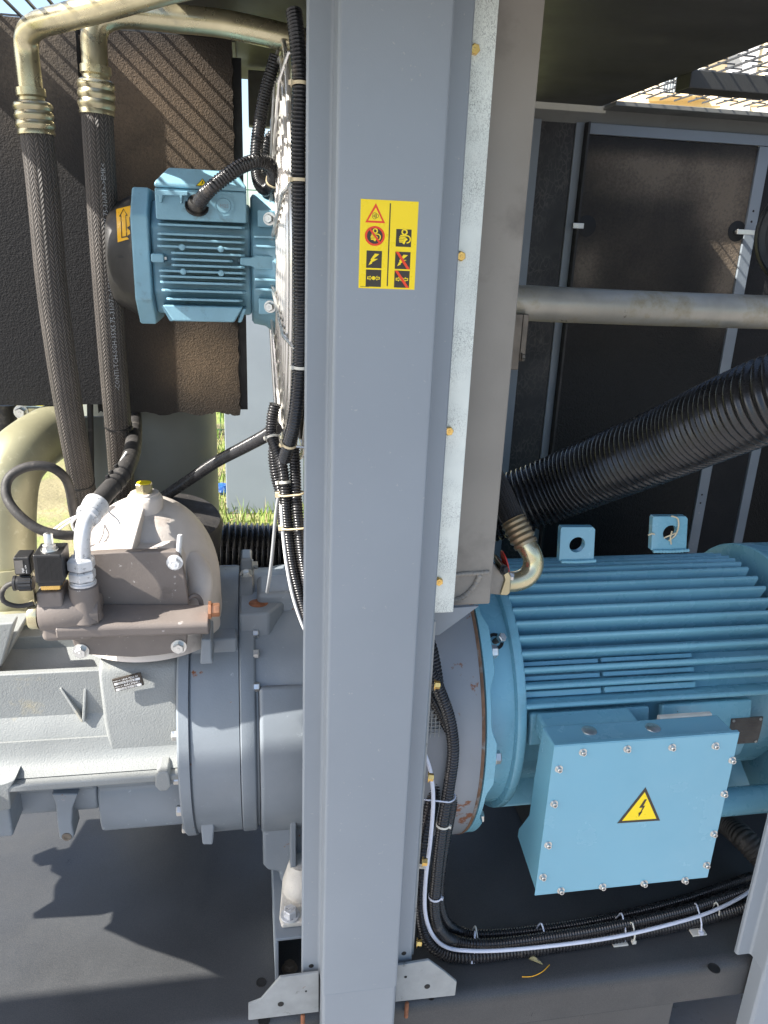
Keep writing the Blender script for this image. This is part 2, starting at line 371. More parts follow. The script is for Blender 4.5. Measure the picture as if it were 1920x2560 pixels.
M['foam_back'] = foam_mat('oily_black_foam', (.009, .009, .009), (.17, .135, .10), [(-.05, .80, .2, .05, 1.0), (.2, .74, .10, .12, 1.1), (.0, .85, .28, .03, .8), (-.24, .55, .05, .06, .9), (.24, .5, .05, .10, 1.2), (.26, .62, .04, .08, 1.3), (-.1, .6, .2, .2, .35)], 110, .8)
M['foam_back'].node_tree.nodes['Principled BSDF'].inputs['Roughness'].default_value = .36
M['foam_back'].node_tree.nodes['Principled BSDF'].inputs['Specular IOR Level'].default_value = .25
M['foam_n'] = crackle_mat('cracked_black_foam', (.016, .016, .017), (.06, .055, .05), 70, .5, 0, .12, (1, 1, .6))

# ---------------------------------------------------------------- setting
g = MB()
g.add([(-300, -300, -.34), (300, -300, -.34), (300, 300, -.34), (-300, 300, -.34)], [(0, 1, 2, 3)])
m = mat('trodden_grassy_ground', (.22, .19, .10), .9, var=.3, vs=2.0, dirt_sheen=((.19, .24, .06), .46, 1.4, .12), bump=.5, bs=30, bd=.02)
o = ob('ground', g, m, kind='structure')
yd = MB(); yd.add([(-60, -60, -.336), (60, -60, -.336), (60, 2.75, -.336), (-60, 2.75, -.336)], [(0, 1, 2, 3)])  # pale paving added to bounce neutral light onto the front faces
ob('bounce_yard', yd, mat('dusty_bounce_yard', (.27, .265, .27), .85, var=.15, vs=1.5, bump=.4, bs=60, bd=.006, dirt_sheen=((.15, .12, .09), .52, 2.5, .2), dirt2=((.10, .08, .06), .6, 25, .15)), kind='structure')
# skid: deck sheet with rolled front edge, then channel face
YF = 1.16
d = MB()
prof = [(2.42, 0.0)]+[(YF+.03-.03*math.sin(a), -.03+.03*math.cos(a)) for a in [R(k*15) for k in range(7)]]+[(YF, -.10), (YF+.006, -.104), (2.42, -.104)]
d.prism(prof, -2.7, 2.3, 'X')
skid = ob('skid_deck', d, M['deck'], kind='structure')
b = MB(); b.box(-2.7, .93, YF+.004, 2.4, -.34, -.104); ob('skid_beam', b, M['deck'], kind='structure', bev=.004)
def deck_hole(px, py, r):
    p = P(px, py, Z=0); b = MB(); b.lathe([(r*1.25, 0), (r*1.2, .0012), (r, .0012), (r*.96, .0004), (0, .0004)], (p.x, p.y, .0002), n=20)
    ob('deck_hole', b, M['dark'], skid)
for a in ((1785, 2421, .011), (653, 2456, .009), (660, 2552, .010), (1078, 2495, .005)): deck_hole(*a)

# roof
RZ = 1.90
rp = MB(); rp.box(-.14, .985, 1.152, 2.28, RZ, RZ+.03)
roofp = ob('roof_panel', rp, M['roof'], bev=.003); tag(roofp, 'dark horizontal roof sheet above the cooler, open grille beside it', 'roof panel')
rp = MB(); rp.box(-.655, -.53, 1.152, 2.28, RZ, RZ+.04); o = ob('roof_beam', rp, M['roof'], bev=.003)
tag(o, 'dark roof cross beam over the hanging black foam baffle', 'beam')
rp = MB(); rp.prism([(-2.7, .60), (2.3, .60), (2.3, 1.15), (-.76, 1.15), (-.76, 1.0), (-1.3, 1.0), (-1.3, .972), (-1.95, .972), (-1.95, .824), (-2.7, .824)], RZ, RZ+.03, 'Z'); o = ob('roof_shade_lip', rp, M['roof'], bev=.003)  # unseen lip added above the front, stepped to keep sun off post and motor
tag(o, 'unseen dark roof lip added along the open front to shade upright and motor', 'rail')
def grille(x0, x1, y0, y1, z, label, cross=.06, w=.0022):
    r = root('roof_grille', ((x0+x1)/2, (y0+y1)/2, z), label, 'grille')
    mb = MB(); n = int((x1-x0)/.042)
    for i in range(n+1):
        x = x0+.042*i; mb.box(x-w, x+w, y0, y1, z, z+.004)
        k = 0; yy = y0+(cross/2 if i % 2 else 0)
        while yy < y1 and i < n:
            mb.box(x, x+.042, yy-w, yy+w, z+.0045, z+.0075); yy += cross
    ob('wire_mesh', mb, M['wire'], r, kind='stuff', flat=True)
    return r
grille(-.528, -.143, 1.154, 2.28, RZ+.012, 'wire roof grille over the hoses and black foam baffle', .5, .0027)
gr = grille(.99, 2.3, 1.154, 2.203, RZ+.012, 'wire roof grille with pale houses showing through it', .075, .0013)
b = MB(); b.box(.988, 2.3, 1.82, 1.885, RZ-.03, RZ+.008); ob('support_bar', b, M['roof'], gr, bev=.003)

# ---------------------------------------------------------------- main upright post
def post_profile(xa, xb, xc, xd):
    f0, f1 = 1.112, 1.165
    def arc(cx, cy, r, a0, a1): return [(cx+r*math.cos(R(a)), cy+r*math.sin(R(a))) for a in [a0+(a1-a0)*k/4 for k in range(5)]]
    r = .006
    p = [(xa, f1+.008), (xa, f1+.002)]+[(xa+.003, f1-.002)]+arc(xb-.006, f1-.008, .006, 90, 0)+arc(xb+r, f0+r, r, 180, 270)
    p += arc(xc-r, f0+r, r, -90, 0)+arc(xc+.006, f1-.008, .006, 180, 90)+[(xd-.003, f1-.002), (xd, f1+.002), (xd, f1+.008)]
    return p
def make_post(name, xa, xb, xc, xd, ztop, label, zfl=.115):
    r = root(name, ((xb+xc)/2, 1.14, -.3), label, 'post')
    b = MB(); pp = post_profile(xa, xb, xc, xd)
    # front channel runs to the bottom, side flanges stop above the foot
    b.prism(pp, zfl, ztop, 'Z')
    o = ob('channel', b, M['post'], r, ang=25)
    b = MB(); b.prism([(xb+.0006, 1.155), (xb+.0006, 1.118)]+[(xb+.006, 1.1125), (xc-.006, 1.1125), (xc-.0006, 1.118), (xc-.0006, 1.155)], -.33, zfl, 'Z')
    ob('channel_foot', b, M['post'], r, bev=.002)
    return r
post = make_post('corner_post', .080, .116, .266, .306, 2.0, 'tall grey painted steel upright with yellow warning label, standing on skid edge')
for x, z in ((.099, .135), (.288, .140)):
    b = MB(); b.lathe([(.0048, 0), (.0052, .0004), (.0045, .0008), (0, .0008)], (x, 1.1632, z), (0, -1, 0), n=14); ob('hole', b, M['dark'], post)
# foot brackets
def plate_px(pts, Y, th):
    return [(P(a, b_, Y=Y).x, P(a, b_, Y=Y).z) for a, b_ in pts]
fb = MB(); fb.prism(plate_px([(797, 2432), (700, 2444), (652, 2500), (621, 2512), (621, 2551), (797, 2530)], 1.148, 0), 1.148, 1.154, 'Y')
bl = ob('foot_bracket', fb, M['bracket'], post, bev=.0012)
fb = MB(); fb.prism(plate_px([(992, 2414), (1072, 2401), (1112, 2430), (1142, 2455), (1138, 2489), (988, 2505)], 1.148, 0), 1.148, 1.154, 'Y')
br = ob('foot_bracket', fb, M['bracket'], post, bev=.0012)
for par, px, py, rr in ((bl, 702, 2510, .0062), (br, 1068, 2466, .0062), (bl, 765, 2478, .002), (br, 1014, 2442, .003)):
    p = P(px, py, Y=1.148); b = MB(); b.lathe([(rr, 0), (rr*.97, .0008), (0, .0008)], p, (0, -1, 0), n=16); ob('hole', b, M['dark'], par)
for px, py in ((757, 2545), (1017, 2515)):
    p = P(px, py, Y=1.15); b = MB(); b.lathe([(.0045, -.03), (.0045, .008), (.003, .010), (0, .010)], p, (0, 0, 1), n=10); ob('stud', b, M['rust'], post)
# warning label on the post
lab = root('warning_label', P(845, 720, Y=1.1117), 'yellow warning label with black and red pictograms on the grey upright', 'label')
LO = P(902, 497, Y=1.1117); LX = P(1047, 502, Y=1.1117).x-LO.x; LH = LO.z-P(898, 720, Y=1.1117).z
def lab_shape(mb, poly, k, mi):      # poly in label units: x 0..100 , y 0..157 (down)
    s = LX/100
    mb.add([(LO.x+x*s, 1.1117-.0002*k, LO.z-y*LH/157) for x, y in poly], [tuple(range(len(poly)))], mi)
def ringpoly(mb, cx, cy, r0, r1, k, mi, n=32, a0=0, a1=360):
    for i in range(n):
        a, b_ = R(a0+(a1-a0)*i/n), R(a0+(a1-a0)*(i+1)/n)
        lab_shape(mb, [(cx+r*math.cos(t), cy+r*math.sin(t)) for r, t in ((r0, a), (r1, a), (r1, b_), (r0, b_))], k, mi)
b = MB(); b.box(LO.x, LO.x+LX, 1.1117, 1.1124, LO.z-LH, LO.z); ls = ob('backing', b, M['sticker'], lab)
pr_ = MB()
lab_shape(pr_, [(50, 5), (52, 5), (52, 152), (50, 152)], 1, 0)
lab_shape(pr_, [(26, 6), (8.5, 40), (43, 40)], 1, 1); lab_shape(pr_, [(26, 13.5), (13.5, 36.5), (38, 36.5)], 2, 2)
for q in range(3):
    ringpoly(pr_, 25.5+2.2*math.cos(R(120*q)), 28+2.2*math.sin(R(120*q)), 3.2, 3.8, 3, 0, 20)
ringpoly(pr_, 26, 63, 0, 17.5, 1, 1); ringpoly(pr_, 26, 63, 0, 13.7, 2, 0)
def hand(cx, cy, s, k):
    ringpoly(pr_, cx+.5*s, cy-7.2*s, 2.6*s, 5*s, k, 2, 20)
    lab_shape(pr_, [(cx-1.6*s, cy-10*s), (cx+1*s, cy-10*s), (cx+1*s, cy-7*s), (cx-1.6*s, cy-7*s)], k+1, 0)
    ringpoly(pr_, cx+4.5*s, cy+4*s, 4.6*s, 6.6*s, k, 2, 20, -90, 90)
    lab_shape(pr_, [(cx-6*s, cy-2.6*s), (cx+4.5*s, cy-2.6*s), (cx+4.5*s, cy-.6*s), (cx-6*s, cy-.6*s)], k, 2)
    for q in range(4):
        y = cy+(q*2.5)*s; lab_shape(pr_, [(cx-(8.5-.7*abs(q-1.5))*s, y), (cx+2*s, y), (cx+2.6*s, y+1.9*s), (cx-(7.5-.5*abs(q-1.5))*s, y+1.9*s)], k, 2)
    lab_shape(pr_, [(cx-1*s, cy+8*s), (cx+3*s, cy+1*s), (cx+6*s, cy+4.5*s), (cx+3*s, cy+6.5*s), (cx+1*s, cy+12*s), (cx-2*s, cy+11*s)], k+1, 2)
hand(26, 61, .95, 3)
lab_shape(pr_, [(14.5, 50.5), (17, 48), (37.5, 75.5), (35, 78)], 6, 1)
def sq(cx, cy): lab_shape(pr_, [(cx-13.5, cy-15.5), (cx+13.5, cy-15.5), (cx+13.5, cy+15.5), (cx-13.5, cy+15.5)], 1, 0)
sq(76.5, 64.5); hand(77, 62, 1.12, 3)
def flash(cx, cy, k):
    lab_shape(pr_, [(cx+1, cy-10.5), (cx+9, cy-10), (cx-.2, cy-1.5), (cx-6, cy)], k, 2)
    lab_shape(pr_, [(cx-6, cy), (cx-1, cy-1.2), (cx+7, cy-1.2), (cx-3.2, cy+5), (cx-5.5, cy+3)], k, 2)
    lab_shape(pr_, [(cx-5.5, cy+3), (cx-3.2, cy+5), (cx-3.6, cy+7.5), (cx-9.5, cy+10.5), (cx-6.6, cy+3.4)], k, 2)
def arrows(cx, cy, k):
    ringpoly(pr_, cx, cy, 0, 3.4, k, 2, 20)
    for s in (-1, 1):
        lab_shape(pr_, [(cx+s*11, cy-2.4), (cx+s*6.6, cy-2.4), (cx+s*6.6, cy-4.6), (cx+s*2.4, cy), (cx+s*6.6, cy+4.6), (cx+s*6.6, cy+2.4), (cx+s*11, cy+2.4)], k, 2)
        lab_shape(pr_, [(cx+s*9.6, cy-1), (cx+s*5.6, cy-1), (cx+s*5.6, cy-2), (cx+s*3.8, cy), (cx+s*5.6, cy+2), (cx+s*5.6, cy+1), (cx+s*9.6, cy+1)], k+1, 0)
sq(26, 104.5); flash(26, 104.5, 3); sq(26, 138.5); arrows(26, 138, 3)
for cy, fn in ((104.5, flash), (138.5, arrows)):
    sq(76.5, cy); fn(76.5, cy, 3)
    lab_shape(pr_, [(63, cy-15.5), (68.5, cy-15.5), (90, cy+15.5), (84.5, cy+15.5)], 6, 1)
for k in range(9): lab_shape(pr_, [(3.5+k*1.7, 153.6+(k%2)*.2), (4.7+k*1.7, 153.6), (4.7+k*1.7, 154.6), (3.5+k*1.7, 154.6)], 1, 0)
ob('pictograms', pr_, [M['ink'], M['red'], M['sticker']], ls, flat=True)
# second upright at the right
x0 = P(1838, 2395, Y=1.165).x
post2 = make_post('corner_post', x0, x0+.034, x0+.19, x0+.225, 2.0, 'grey steel upright beside the blue motor, bundled cables passing behind it', .02)
p = P(1762, 2455, Z=0)
b = MB(); pq = P(1757, 2462, Y=1.17); b.lathe([(.006, -.01), (.006, .012), (.0045, .016), (0, .016)], P(1757+92, 2408, Y=1.18), (0, 0, 1), n=10)
ob('stud', b, M['rust'], post2)

exec_parts = True
# ---------------------------------------------------------------- cooler behind the post
cool = root('oil_cooler', (.30, 1.55, .84), 'tall oil cooler with galvanised edge strip and taupe side tank behind the upright', 'cooler')
zb = P(1128, 1528, Y=1.205).z
b = MB(); b.box(.298, .349, 1.20, 1.215, zb, 1.88); ob('edge_strip', b, M['galv'], cool, bev=.0015)
zt = P(1200, 1512, Y=1.27).z
b = MB(); b.box(.14, .4405, 1.27, 1.95, zt, 1.885); tank = ob('side_tank', b, M['taupe'], cool, bev=.004)
b = MB(); b.box(.12, .30, 1.216, 1.269, zb+.01, 1.88); ob('core_frame', b, M['taupe'], cool, bev=.002)
# weld beads on the tank foot
def bead(pts, r, n=26):
    q = cr(pts, .0022); mb = MB(); mb.tube(q, lambda l: r*(.8+.28*abs(math.sin(l/.0075*math.pi))), 10); return mb
Yw = 1.2695
ob('weld', bead([P(x, y, Y=Yw) for x, y in ((1130, 1438), (1160, 1434), (1190, 1433), (1222, 1430))], .0045), M['taupe'], tank)
ob('weld', bead([P(x, y, Y=Yw) for x, y in ((1132, 1502), (1160, 1490), (1185, 1465), (1200, 1436))], .0055), M['taupe'], tank)
# bracket plate under the cooler
b = MB(); b.prism([(P(x, y, Y=1.24).x, P(x, y, Y=1.24).z) for x, y in ((1060, 1525), (1198, 1515), (1098, 1588), (1060, 1592))], 1.24, 1.248, 'Y')
ob('support_plate', b, M['frame'], cool, bev=.001)
for px, py in ((1176, 122), (1140, 640), (1107, 1078), (1083, 1455)):
    p = P(px, py, Y=1.195); bolt(cool, (.3175, 1.1995, p.z), (0, -1, 0), .013, M['brass'], h=.008, washer=False)
# brass bolts continuing down the post's back edge strip
es = MB(); es.box(.297, .312, 1.176, 1.182, .118, zb-.004); strip = ob('edge_strip', es, M['bracket'], post, bev=.001)
for px, py in ((1068, 1718), (1053, 1950), (1045, 2162), (1026, 2366)):
    p = P(px, py, Y=1.172); bolt(strip, (.318, 1.179, p.z), (1, -.25, 0), .013, M['brass'], h=.009)

# ---------------------------------------------------------------- fan guard and cowl (seen edge-on)
FY, FZ = 1.58, 1.468
fg = root('fan_guard', (.06, FY, FZ-.38), 'chromed wire fan guard of concentric rings, edge on beside the upright', 'fan guard')
rings = [(.366, .026), (.374, .040), (.380, .055), (.384, .070), (.386, .086), (.386, .102)]+[(.34-.03*k, .022-.0015*k) for k in range(8)]
for rr, x in rings:
    b = MB(); b.torus((x+.037, FY, FZ), (1, 0, 0), rr, .0042, 96, 8); ob('ring', b, M['chrome'], fg)
for k in range(10):
    a = R(36*k+18); c, s_ = math.cos(a), math.sin(a)
    b = MB(); b.tube([(.040, FY+.11*c, FZ+.11*s_), (.052, FY+.34*c, FZ+.34*s_), (.066, FY+.384*c, FZ+.384*s_), (.135, FY+.392*c, FZ+.392*s_)], .0035, 8)
    ob('spoke', b, M['chrome'], fg)
b = MB(); b.lathe([(.394, .120), (.40, .124), (.40, .138), (.385, .138)], (0, FY, FZ), (1, 0, 0), n=96, cap=False)
ob('cowl', b, M['zinc'], fg)
# fan behind the guard
b = MB(); b.lathe([(.0, .07), (.06, .072), (.065, .08), (.065, .13), (0, .13)], (0, FY, FZ), (1, 0, 0), n=24)
for k in range(6):
    a = R(60*k+10); u = V((0, math.cos(a), math.sin(a))); v = V((0, -math.sin(a), math.cos(a)))
    q = [V((.085, FY, FZ))+u*.06+v*-.02, V((.085, FY, FZ))+u*.35+v*-.06, V((.125, FY, FZ))+u*.35+v*.07, V((.10, FY, FZ))+u*.06+v*.02]
    b.add(q+[p+V((.004, 0, 0)) for p in q], [(0, 1, 2, 3), (7, 6, 5, 4), (0, 4, 5, 1), (1, 5, 6, 2), (2, 6, 7, 3), (3, 7, 4, 0)])
ob('fan', b, M['black'], fg)

# ---------------------------------------------------------------- fan motor
fm = root('fan_motor', (-.1, FY, FZ-.13), 'small blue electric fan motor with black end cap, cantilevered from the wire guard', 'motor')
def fx(px, py=640, Y=1.43): return P(px, py, Y=Y).x
def fz(px, py, Y=1.42): return P(px, py, Y=Y).z
def octa(r, c=.42, cy=FY, cz=FZ):
    k = r*(1-c)
    return [(cy-r, cz-k), (cy-r, cz+k), (cy-k, cz+r), (cy+k, cz+r), (cy+r, cz+k), (cy+r, cz-k), (cy+k, cz-r), (cy-k, cz-r)]
xe0, xe1 = -.200, -.170
b = MB(); b.prism(octa(.117, .40), xe0, xe1, 'X'); er = ob('end_ring', b, M['blue_fan'], fm, bev=.004)
b = MB(); b.lathe([(0, -.252), (.074, -.252), (.083, -.249), (.091, -.240), (.110, -.204), (.112, -.2005)], (0, FY, FZ), (1, 0, 0), n=40)
fc = ob('fan_cover', b, M['black_dusty'], fm)
b = MB(); b.box(fx(285, 640), fx(325, 640), FY-.103, FY-.09, FZ-.001, FZ+.001); ob('seam', b, M['black'], fm)
b = MB()
st = [P(x, y, Y=FY-.112) for x, y in ((290, 523), (326, 514), (328, 596), (294, 606))]
def on_cone(px, py):       # point on the tapered black cover, front side
    best = None
    for k in range(60):
        Y = FY-.122+.0015*k; p = P(px, py, Y=Y); rr = math.hypot(p.y-FY, p.z-FZ)
        t = (p.x+.240)/.036; rc = .091+(.110-.091)*max(0, min(1, t))
        e = abs(rr-rc-.0007)
        if best is None or e < best[0]: best = (e, p)
    return best[1]
def cone_patch(cs, nx=3, ny=8):
    g = []
    for j in range(ny+1):
        for i in range(nx+1):
            s_, t = i/nx, j/ny
            x = (cs[0][0]*(1-s_)+cs[1][0]*s_)*(1-t)+(cs[3][0]*(1-s_)+cs[2][0]*s_)*t
            y = (cs[0][1]*(1-s_)+cs[1][1]*s_)*(1-t)+(cs[3][1]*(1-s_)+cs[2][1]*s_)*t
            g.append(on_cone(x, y))
    return g, [(j*(nx+1)+i, j*(nx+1)+i+1, (j+1)*(nx+1)+i+1, (j+1)*(nx+1)+i) for j in range(ny) for i in range(nx)]
g_, f_ = cone_patch(((290, 523), (326, 514), (328, 596), (294, 606)))
b.add(g_, f_); stk = ob('arrow_sticker', b, M['sticker_o'], fc)
b = MB()
for pl in (((302, 541), (304, 541), (306, 595), (304, 595)), ((314, 538), (316, 538), (318, 592), (316, 592)), ((304, 592), (318, 590), (318, 593), (304, 595)), ((299, 540), (309, 521), (310, 524), (301, 541)), ((309, 521), (319, 537), (317, 538), (310, 524)), ((299, 539), (304, 538.5), (304, 541), (299, 541.5)), ((314, 537.5), (319, 537), (319, 539), (314, 540))):
    g_, f_ = cone_patch(pl, 1, 4); b.add([p+V((-.0003, -.0006, 0)) for p in g_], f_)
ob('arrow', b, M['ink'], stk)
# core
xb1 = .004
b = MB(); b.prism(octa(.098, .42), xe1, xb1, 'X'); core = ob('frame', b, M['blue_fan'], fm, bev=.006)
# cooling fins on the front, measured heights
fins = [(546, 390, 545, .128), (561, 390, 612, .13), (585, 390, 612, .133), (599, 390, 612, .135), (616, 390, 612, .137), (632, 424, 612, .136), (648, 425, 582, .136), (663, 426, 612, .136), (678, 394, 614, .137), (692, 396, 614, .136), (707, 397, 614, .135), (728, 400, 614, .131), (750, 412, 606, .128)]
for y, xa, xb_, rr in fins:
    z = fz(500, y+3); xx0, xx1 = fx(xa, y), fx(xb_, y)
    dz = z-FZ; yf = FY-rr
    b = MB(); b.prism([(xx0, yf+.006), (xx0+.006, yf), (xx1-.006, yf), (xx1, yf+.006), (xx1, FY-.085), (xx0, FY-.085)], z-.002, z+.002, 'Z')
    ob('fin', b, M['blue_fan'], fm, bev=.0011)
for k in range(5):       # fins on the top, back and underside
    for (dy, dz, ax) in ((.128, (k-2)*.03, 'Y'),):
        b = MB(); b.box(xe1+.01, xb1-.005, FY+.09, FY+dy, FZ+dz-.002, FZ+dz+.002); ob('fin', b, M['blue_fan'], fm, bev=.001)
for px, py in ((455, 618), (552, 623), (458, 679), (553, 683)):
    p = P(px, py, Y=FY-.137); b = MB(); b.lathe([(.0055, 0), (.005, .003), (.002, .004), (0, .004)], p, (0, -1, 0), n=14); ob('stud', b, M['blue_fan'], fm)
# bottom pad
pts = [(405, 762), (608, 768), (586, 806), (433, 803)]
b = MB(); q = [P(x, y, Y=FY-.118) for x, y in pts]; b.prism([(p.x, p.z) for p in q], FY-.118, FY+.05, 'Y'); ob('bottom_pad', b, M['blue_fan'], fm, bev=.003)
for pts in (((403, 765), (413, 765), (436, 803), (424, 803)), ((606, 772), (617, 772), (604, 806), (594, 806))):
    b = MB(); b.prism([(P(x, y, Y=FY-.112).x, P(x, y, Y=FY-.112).z) for x, y in pts], FY-.112, FY+.04, 'Y'); ob('pad_rib', b, M['blue_fan'], fm, bev=.002)
# lugs
b = MB(); p0, p1 = P(377, 633, Y=FY-.125), P(411, 657, Y=FY-.125); b.box(p0.x, p1.x, FY-.13, FY-.10, p1.z, p0.z)
lg = ob('lug', b, M['blue_fan'], fm, bev=.003); bolt(lg, (p1.x, FY-.117, (p0.z+p1.z)/2), (1, 0, 0), .008, M['zinc'], washer=False)
b = MB(); b.prism([(P(x, y, Y=FY-.13).x, P(x, y, Y=FY-.13).z) for x, y in ((600, 643), (628, 643), (640, 637), (694, 640), (694, 676), (640, 674), (630, 666), (600, 664))], FY-.13, FY-.10, 'Y')
lg = ob('lug', b, M['blue_fan'], fm, bev=.003); p = P(600, 654, Y=FY-.12); bolt(lg, (p.x, FY-.117, p.z), (-1, 0, 0), .007, M['zinc'], washer=False)
# drive end shield towards the guard
b = MB(); b.lathe([(.112, .004), (.118, .008), (.122, .03), (.134, .046), (.136, .050), (.136, .056), (0, .056)], (0, FY, FZ), (1, 0, 0), n=40); sh = ob('end_shield', b, M['blue_fan'], fm)
for y in (592, 616, 701, 726):
    z = fz(660, y); b = MB(); b.prism([(.010, FY-.135), (.05, FY-.142), (.05, FY-.10), (.010, FY-.10)], z-.002, z+.002, 'Z'); ob('shield_fin', b, M['blue_fan'], fm, bev=.001)
for y in (548, 766):
    p = P(685, y, Y=FY-.118); b = MB(); b.box(.016, .05, FY-.125, FY-.1, p.z-.014, p.z+.014); pk = ob('bolt_pad', b, M['blue_fan'], fm, bev=.002)
    bolt(pk, (.0365, FY-.126, p.z), (-.2, -1, 0), .014, M['zinc'], h=.014)
# terminal box with sloping lid
z0, z1 = fz(500, 552, 1.425), fz(500, 472, 1.425)
xa, xb_ = fx(384, 500, 1.425), fx(616, 500, 1.425)
b = MB(); b.box(xa, xb_, FY-.135, FY+.06, z0, z1); tb = ob('terminal_box', b, M['blue_fan'], fm, bev=.003)
b = MB(); zt_ = P(500, 425, Y=FY-.09).z
b.add([(xa, FY-.137, z1+.0005), (xb_, FY-.137, z1+.0005), (xb_, FY+.06, z1+.0005), (xa, FY+.06, z1+.0005), (xa, FY-.137, z1+.008), (xb_, FY-.137, z1+.008), (xb_, FY+.06, z1+.008), (xa, FY+.06, z1+.008),
       (xa+.022, FY-.105, zt_), (xb_-.018, FY-.105, zt_), (xb_-.018, FY+.04, zt_), (xa+.022, FY+.04, zt_)],
      [(3, 2, 1, 0), (0, 1, 5, 4), (1, 2, 6, 5), (2, 3, 7, 6), (3, 0, 4, 7), (4, 5, 9, 8), (5, 6, 10, 9), (6, 7, 11, 10), (7, 4, 8, 11), (8, 9, 10, 11)])
lid = ob('lid', b, M['blue_fan'], tb, bev=.003)
for x in (xa+.008, xb_-.010): bolt(lid, (x, FY-.128, z1+.008), (0, 0, 1), .008, M['zinc'], washer=False)
# voltage triangle on the sloping lid
def tri_sign(parent, pts, n, yel, name='voltage_sticker'):
    """pts: apex, left, right world points (counter-clockwise from outside); n outward"""
    n = V(n).normalized(); A, B, C_ = [V(p) for p in pts]; G = (A+B+C_)/3
    b = MB(); b.add([A, B, C_, A+n*.0005, B+n*.0005, C_+n*.0005], [(0, 1, 2), (3, 4, 5), (0, 1, 4, 3), (1, 2, 5, 4), (2, 0, 3, 5)])
    s = ob(name, b, M['ink'], parent)
    b = MB(); q = [G+(p-G)*.80+n*.0007 for p in (A, B, C_)]; b.add(q, [(0, 1, 2)]); ob('field', b, yel, s)
    h = (A-(B+C_)/2); u = h.normalized(); r = (C_-B).normalized(); hh = h.length
    def pt(x, y): return (B+C_)/2+u*(hh*y)+r*(hh*x)+n*.0010
    b = MB()
    b.add([pt(.03, .66), pt(.09, .66), pt(.03, .47), pt(-.07, .42)], [(0, 1, 2, 3)])
    b.add([pt(-.07, .42), pt(.03, .47), pt(.08, .48), pt(-.0, .26), pt(-.03, .26), pt(.02, .42)], [(0, 1, 2, 5), (5, 2, 3, 4)])
    b.add([pt(-.06, .28), pt(.04, .31), pt(-.035, .15)], [(0, 1, 2)])
    ob('flash', b, M['ink'], s)
    return s
def on_lid(px, py):       # sloping front of the lid
    a = V((xa, FY-.137, z1+.008)); e1 = V((1, 0, 0)); e2 = V((0, .032, zt_-z1-.008)); n = e1.cross(e2).normalized()
    d_ = _R*((px-960)/FPX)-_U*((py-1280)/FPX)+_F; t = (a-CAM).dot(n)/d_.dot(n); return CAM+d_*t+n*.0004, n
q = [on_lid(*p) for p in ((507, 447), (489, 466), (520, 467))]
tri_sign(lid, [p[0] for p in q], q[0][1], M['sticker'])
# handle-like web, plug, gland
b = MB(); b.prism([(P(x, y, Y=FY-.15).x, P(x, y, Y=FY-.15).z) for x, y in ((392, 474), (470, 478), (469, 489), (456, 489), (455, 508), (451, 508), (449, 489), (407, 488), (404, 506), (399, 506), (397, 488), (390, 484))], FY-.15, FY-.134, 'Y'); ob('cable_boss', b, M['blue_fan'], tb, bev=.002)
p = P(560, 514, Y=FY-.135); b = MB(); b.lathe([(.017, 0), (.017, .002), (.0145, .002), (.0145, .0008), (.012, .0008), (.0115, .0022), (0, .0022)], p, (0, -1, 0), n=28)
kk = ob('knockout', b, M['blue_fan'], tb)
mb = text_mb('M25', V(p)+V((-.007, -.0022, -.0035)), (1, 0, 0), (0, 0, 1), .0085); ob('marking', mb, M['frame'], kk)
pg = P(492, 517, Y=FY-.135); b = MB(); b.lathe([(.020, -.001), (.020, .003), (.016, .003), (.016, .012), (.013, .016), (0, .016)], pg, (.1, -.6, .5), n=24); gl = ob('cable_gland', b, M['black_dusty'], tb)

# ---------------------------------------------------------------- hoses / conduits
def corr(name, pts, r, pitch, m, label, cat, group=None, depth=.2, n=14, spp=6):
    """corrugated tube following pts"""
    q = cr(pts, pitch/spp)
    b = MB(); b.tube(q, lambda l: r*(1-depth*(.5-.5*math.cos(2*math.pi*l/pitch))**1.6), n)
    o = ob(name, b, m, ang=75); tag(o, label, cat, group); o['_p'] = 0; del o['_p']
    return o, q
def Q(*pts):
    out = []
    for t in pts:
        if len(t) == 3: out.append(P(t[0], t[1], Y=t[2]))
        else: out.append(P(t[0], t[1], Z=t[3]))
    return out
def nearest(q, p): return min(range(len(q)), key=lambda i: (q[i]-p).length)
def tie(parent, q, p, r, m, head=(-1, -.6, 0), wide=.0022, dr=.0012):
    """cable tie: flat band round the tube at the path point nearest p, with a locking head and tail"""
    i = nearest(q, p); ax = (q[min(i+2, len(q)-1)]-q[max(i-2, 0)]).normalized(); c = q[i]
    b = MB(); b.lathe([(r, -wide), (r+dr, -wide), (r+dr, wide), (r, wide), (r, -wide)], c, ax, n=24, cap=False)
    h = V(head); h = (h-ax*h.dot(ax)).normalized(); t = ax.cross(h); c2 = c+h*(r+dr)
    vs = [c2+h*a+ax*bb+t*d_ for a in (-.0005, .004) for bb in (-.003, .003) for d_ in (-.0028, .0028)]
    b.add(vs, [(0, 1, 3, 2), (4, 6, 7, 5), (0, 4, 5, 1), (2, 3, 7, 6), (0, 2, 6, 4), (1, 5, 7, 3)])
    return ob('cable_tie', b, m, parent)
GR = 'black corrugated conduits beside the fan guard'
o, q = corr('cable_conduit', Q((735, 30, 1.22), (744, 110, 1.20), (750, 210, 1.188), (747, 330, 1.184), (747, 450, 1.182), (750, 620, 1.182), (752, 780, 1.182), (749, 920, 1.184), (738, 1040, 1.195), (722, 1110, 1.22), (710, 1150, 1.24)), .0115, .0052, M['conduit'], 'long black corrugated conduit running down the fan guard beside the upright', 'conduit')
for px, py, mm in ((748, 210, 'tie_y'), (747, 450, 'tie_y'), (749, 916, 'tie'), (711, 1147, 'tie_y')): tie(o, q, P(px, py, Y=1.185), .0118, M[mm])
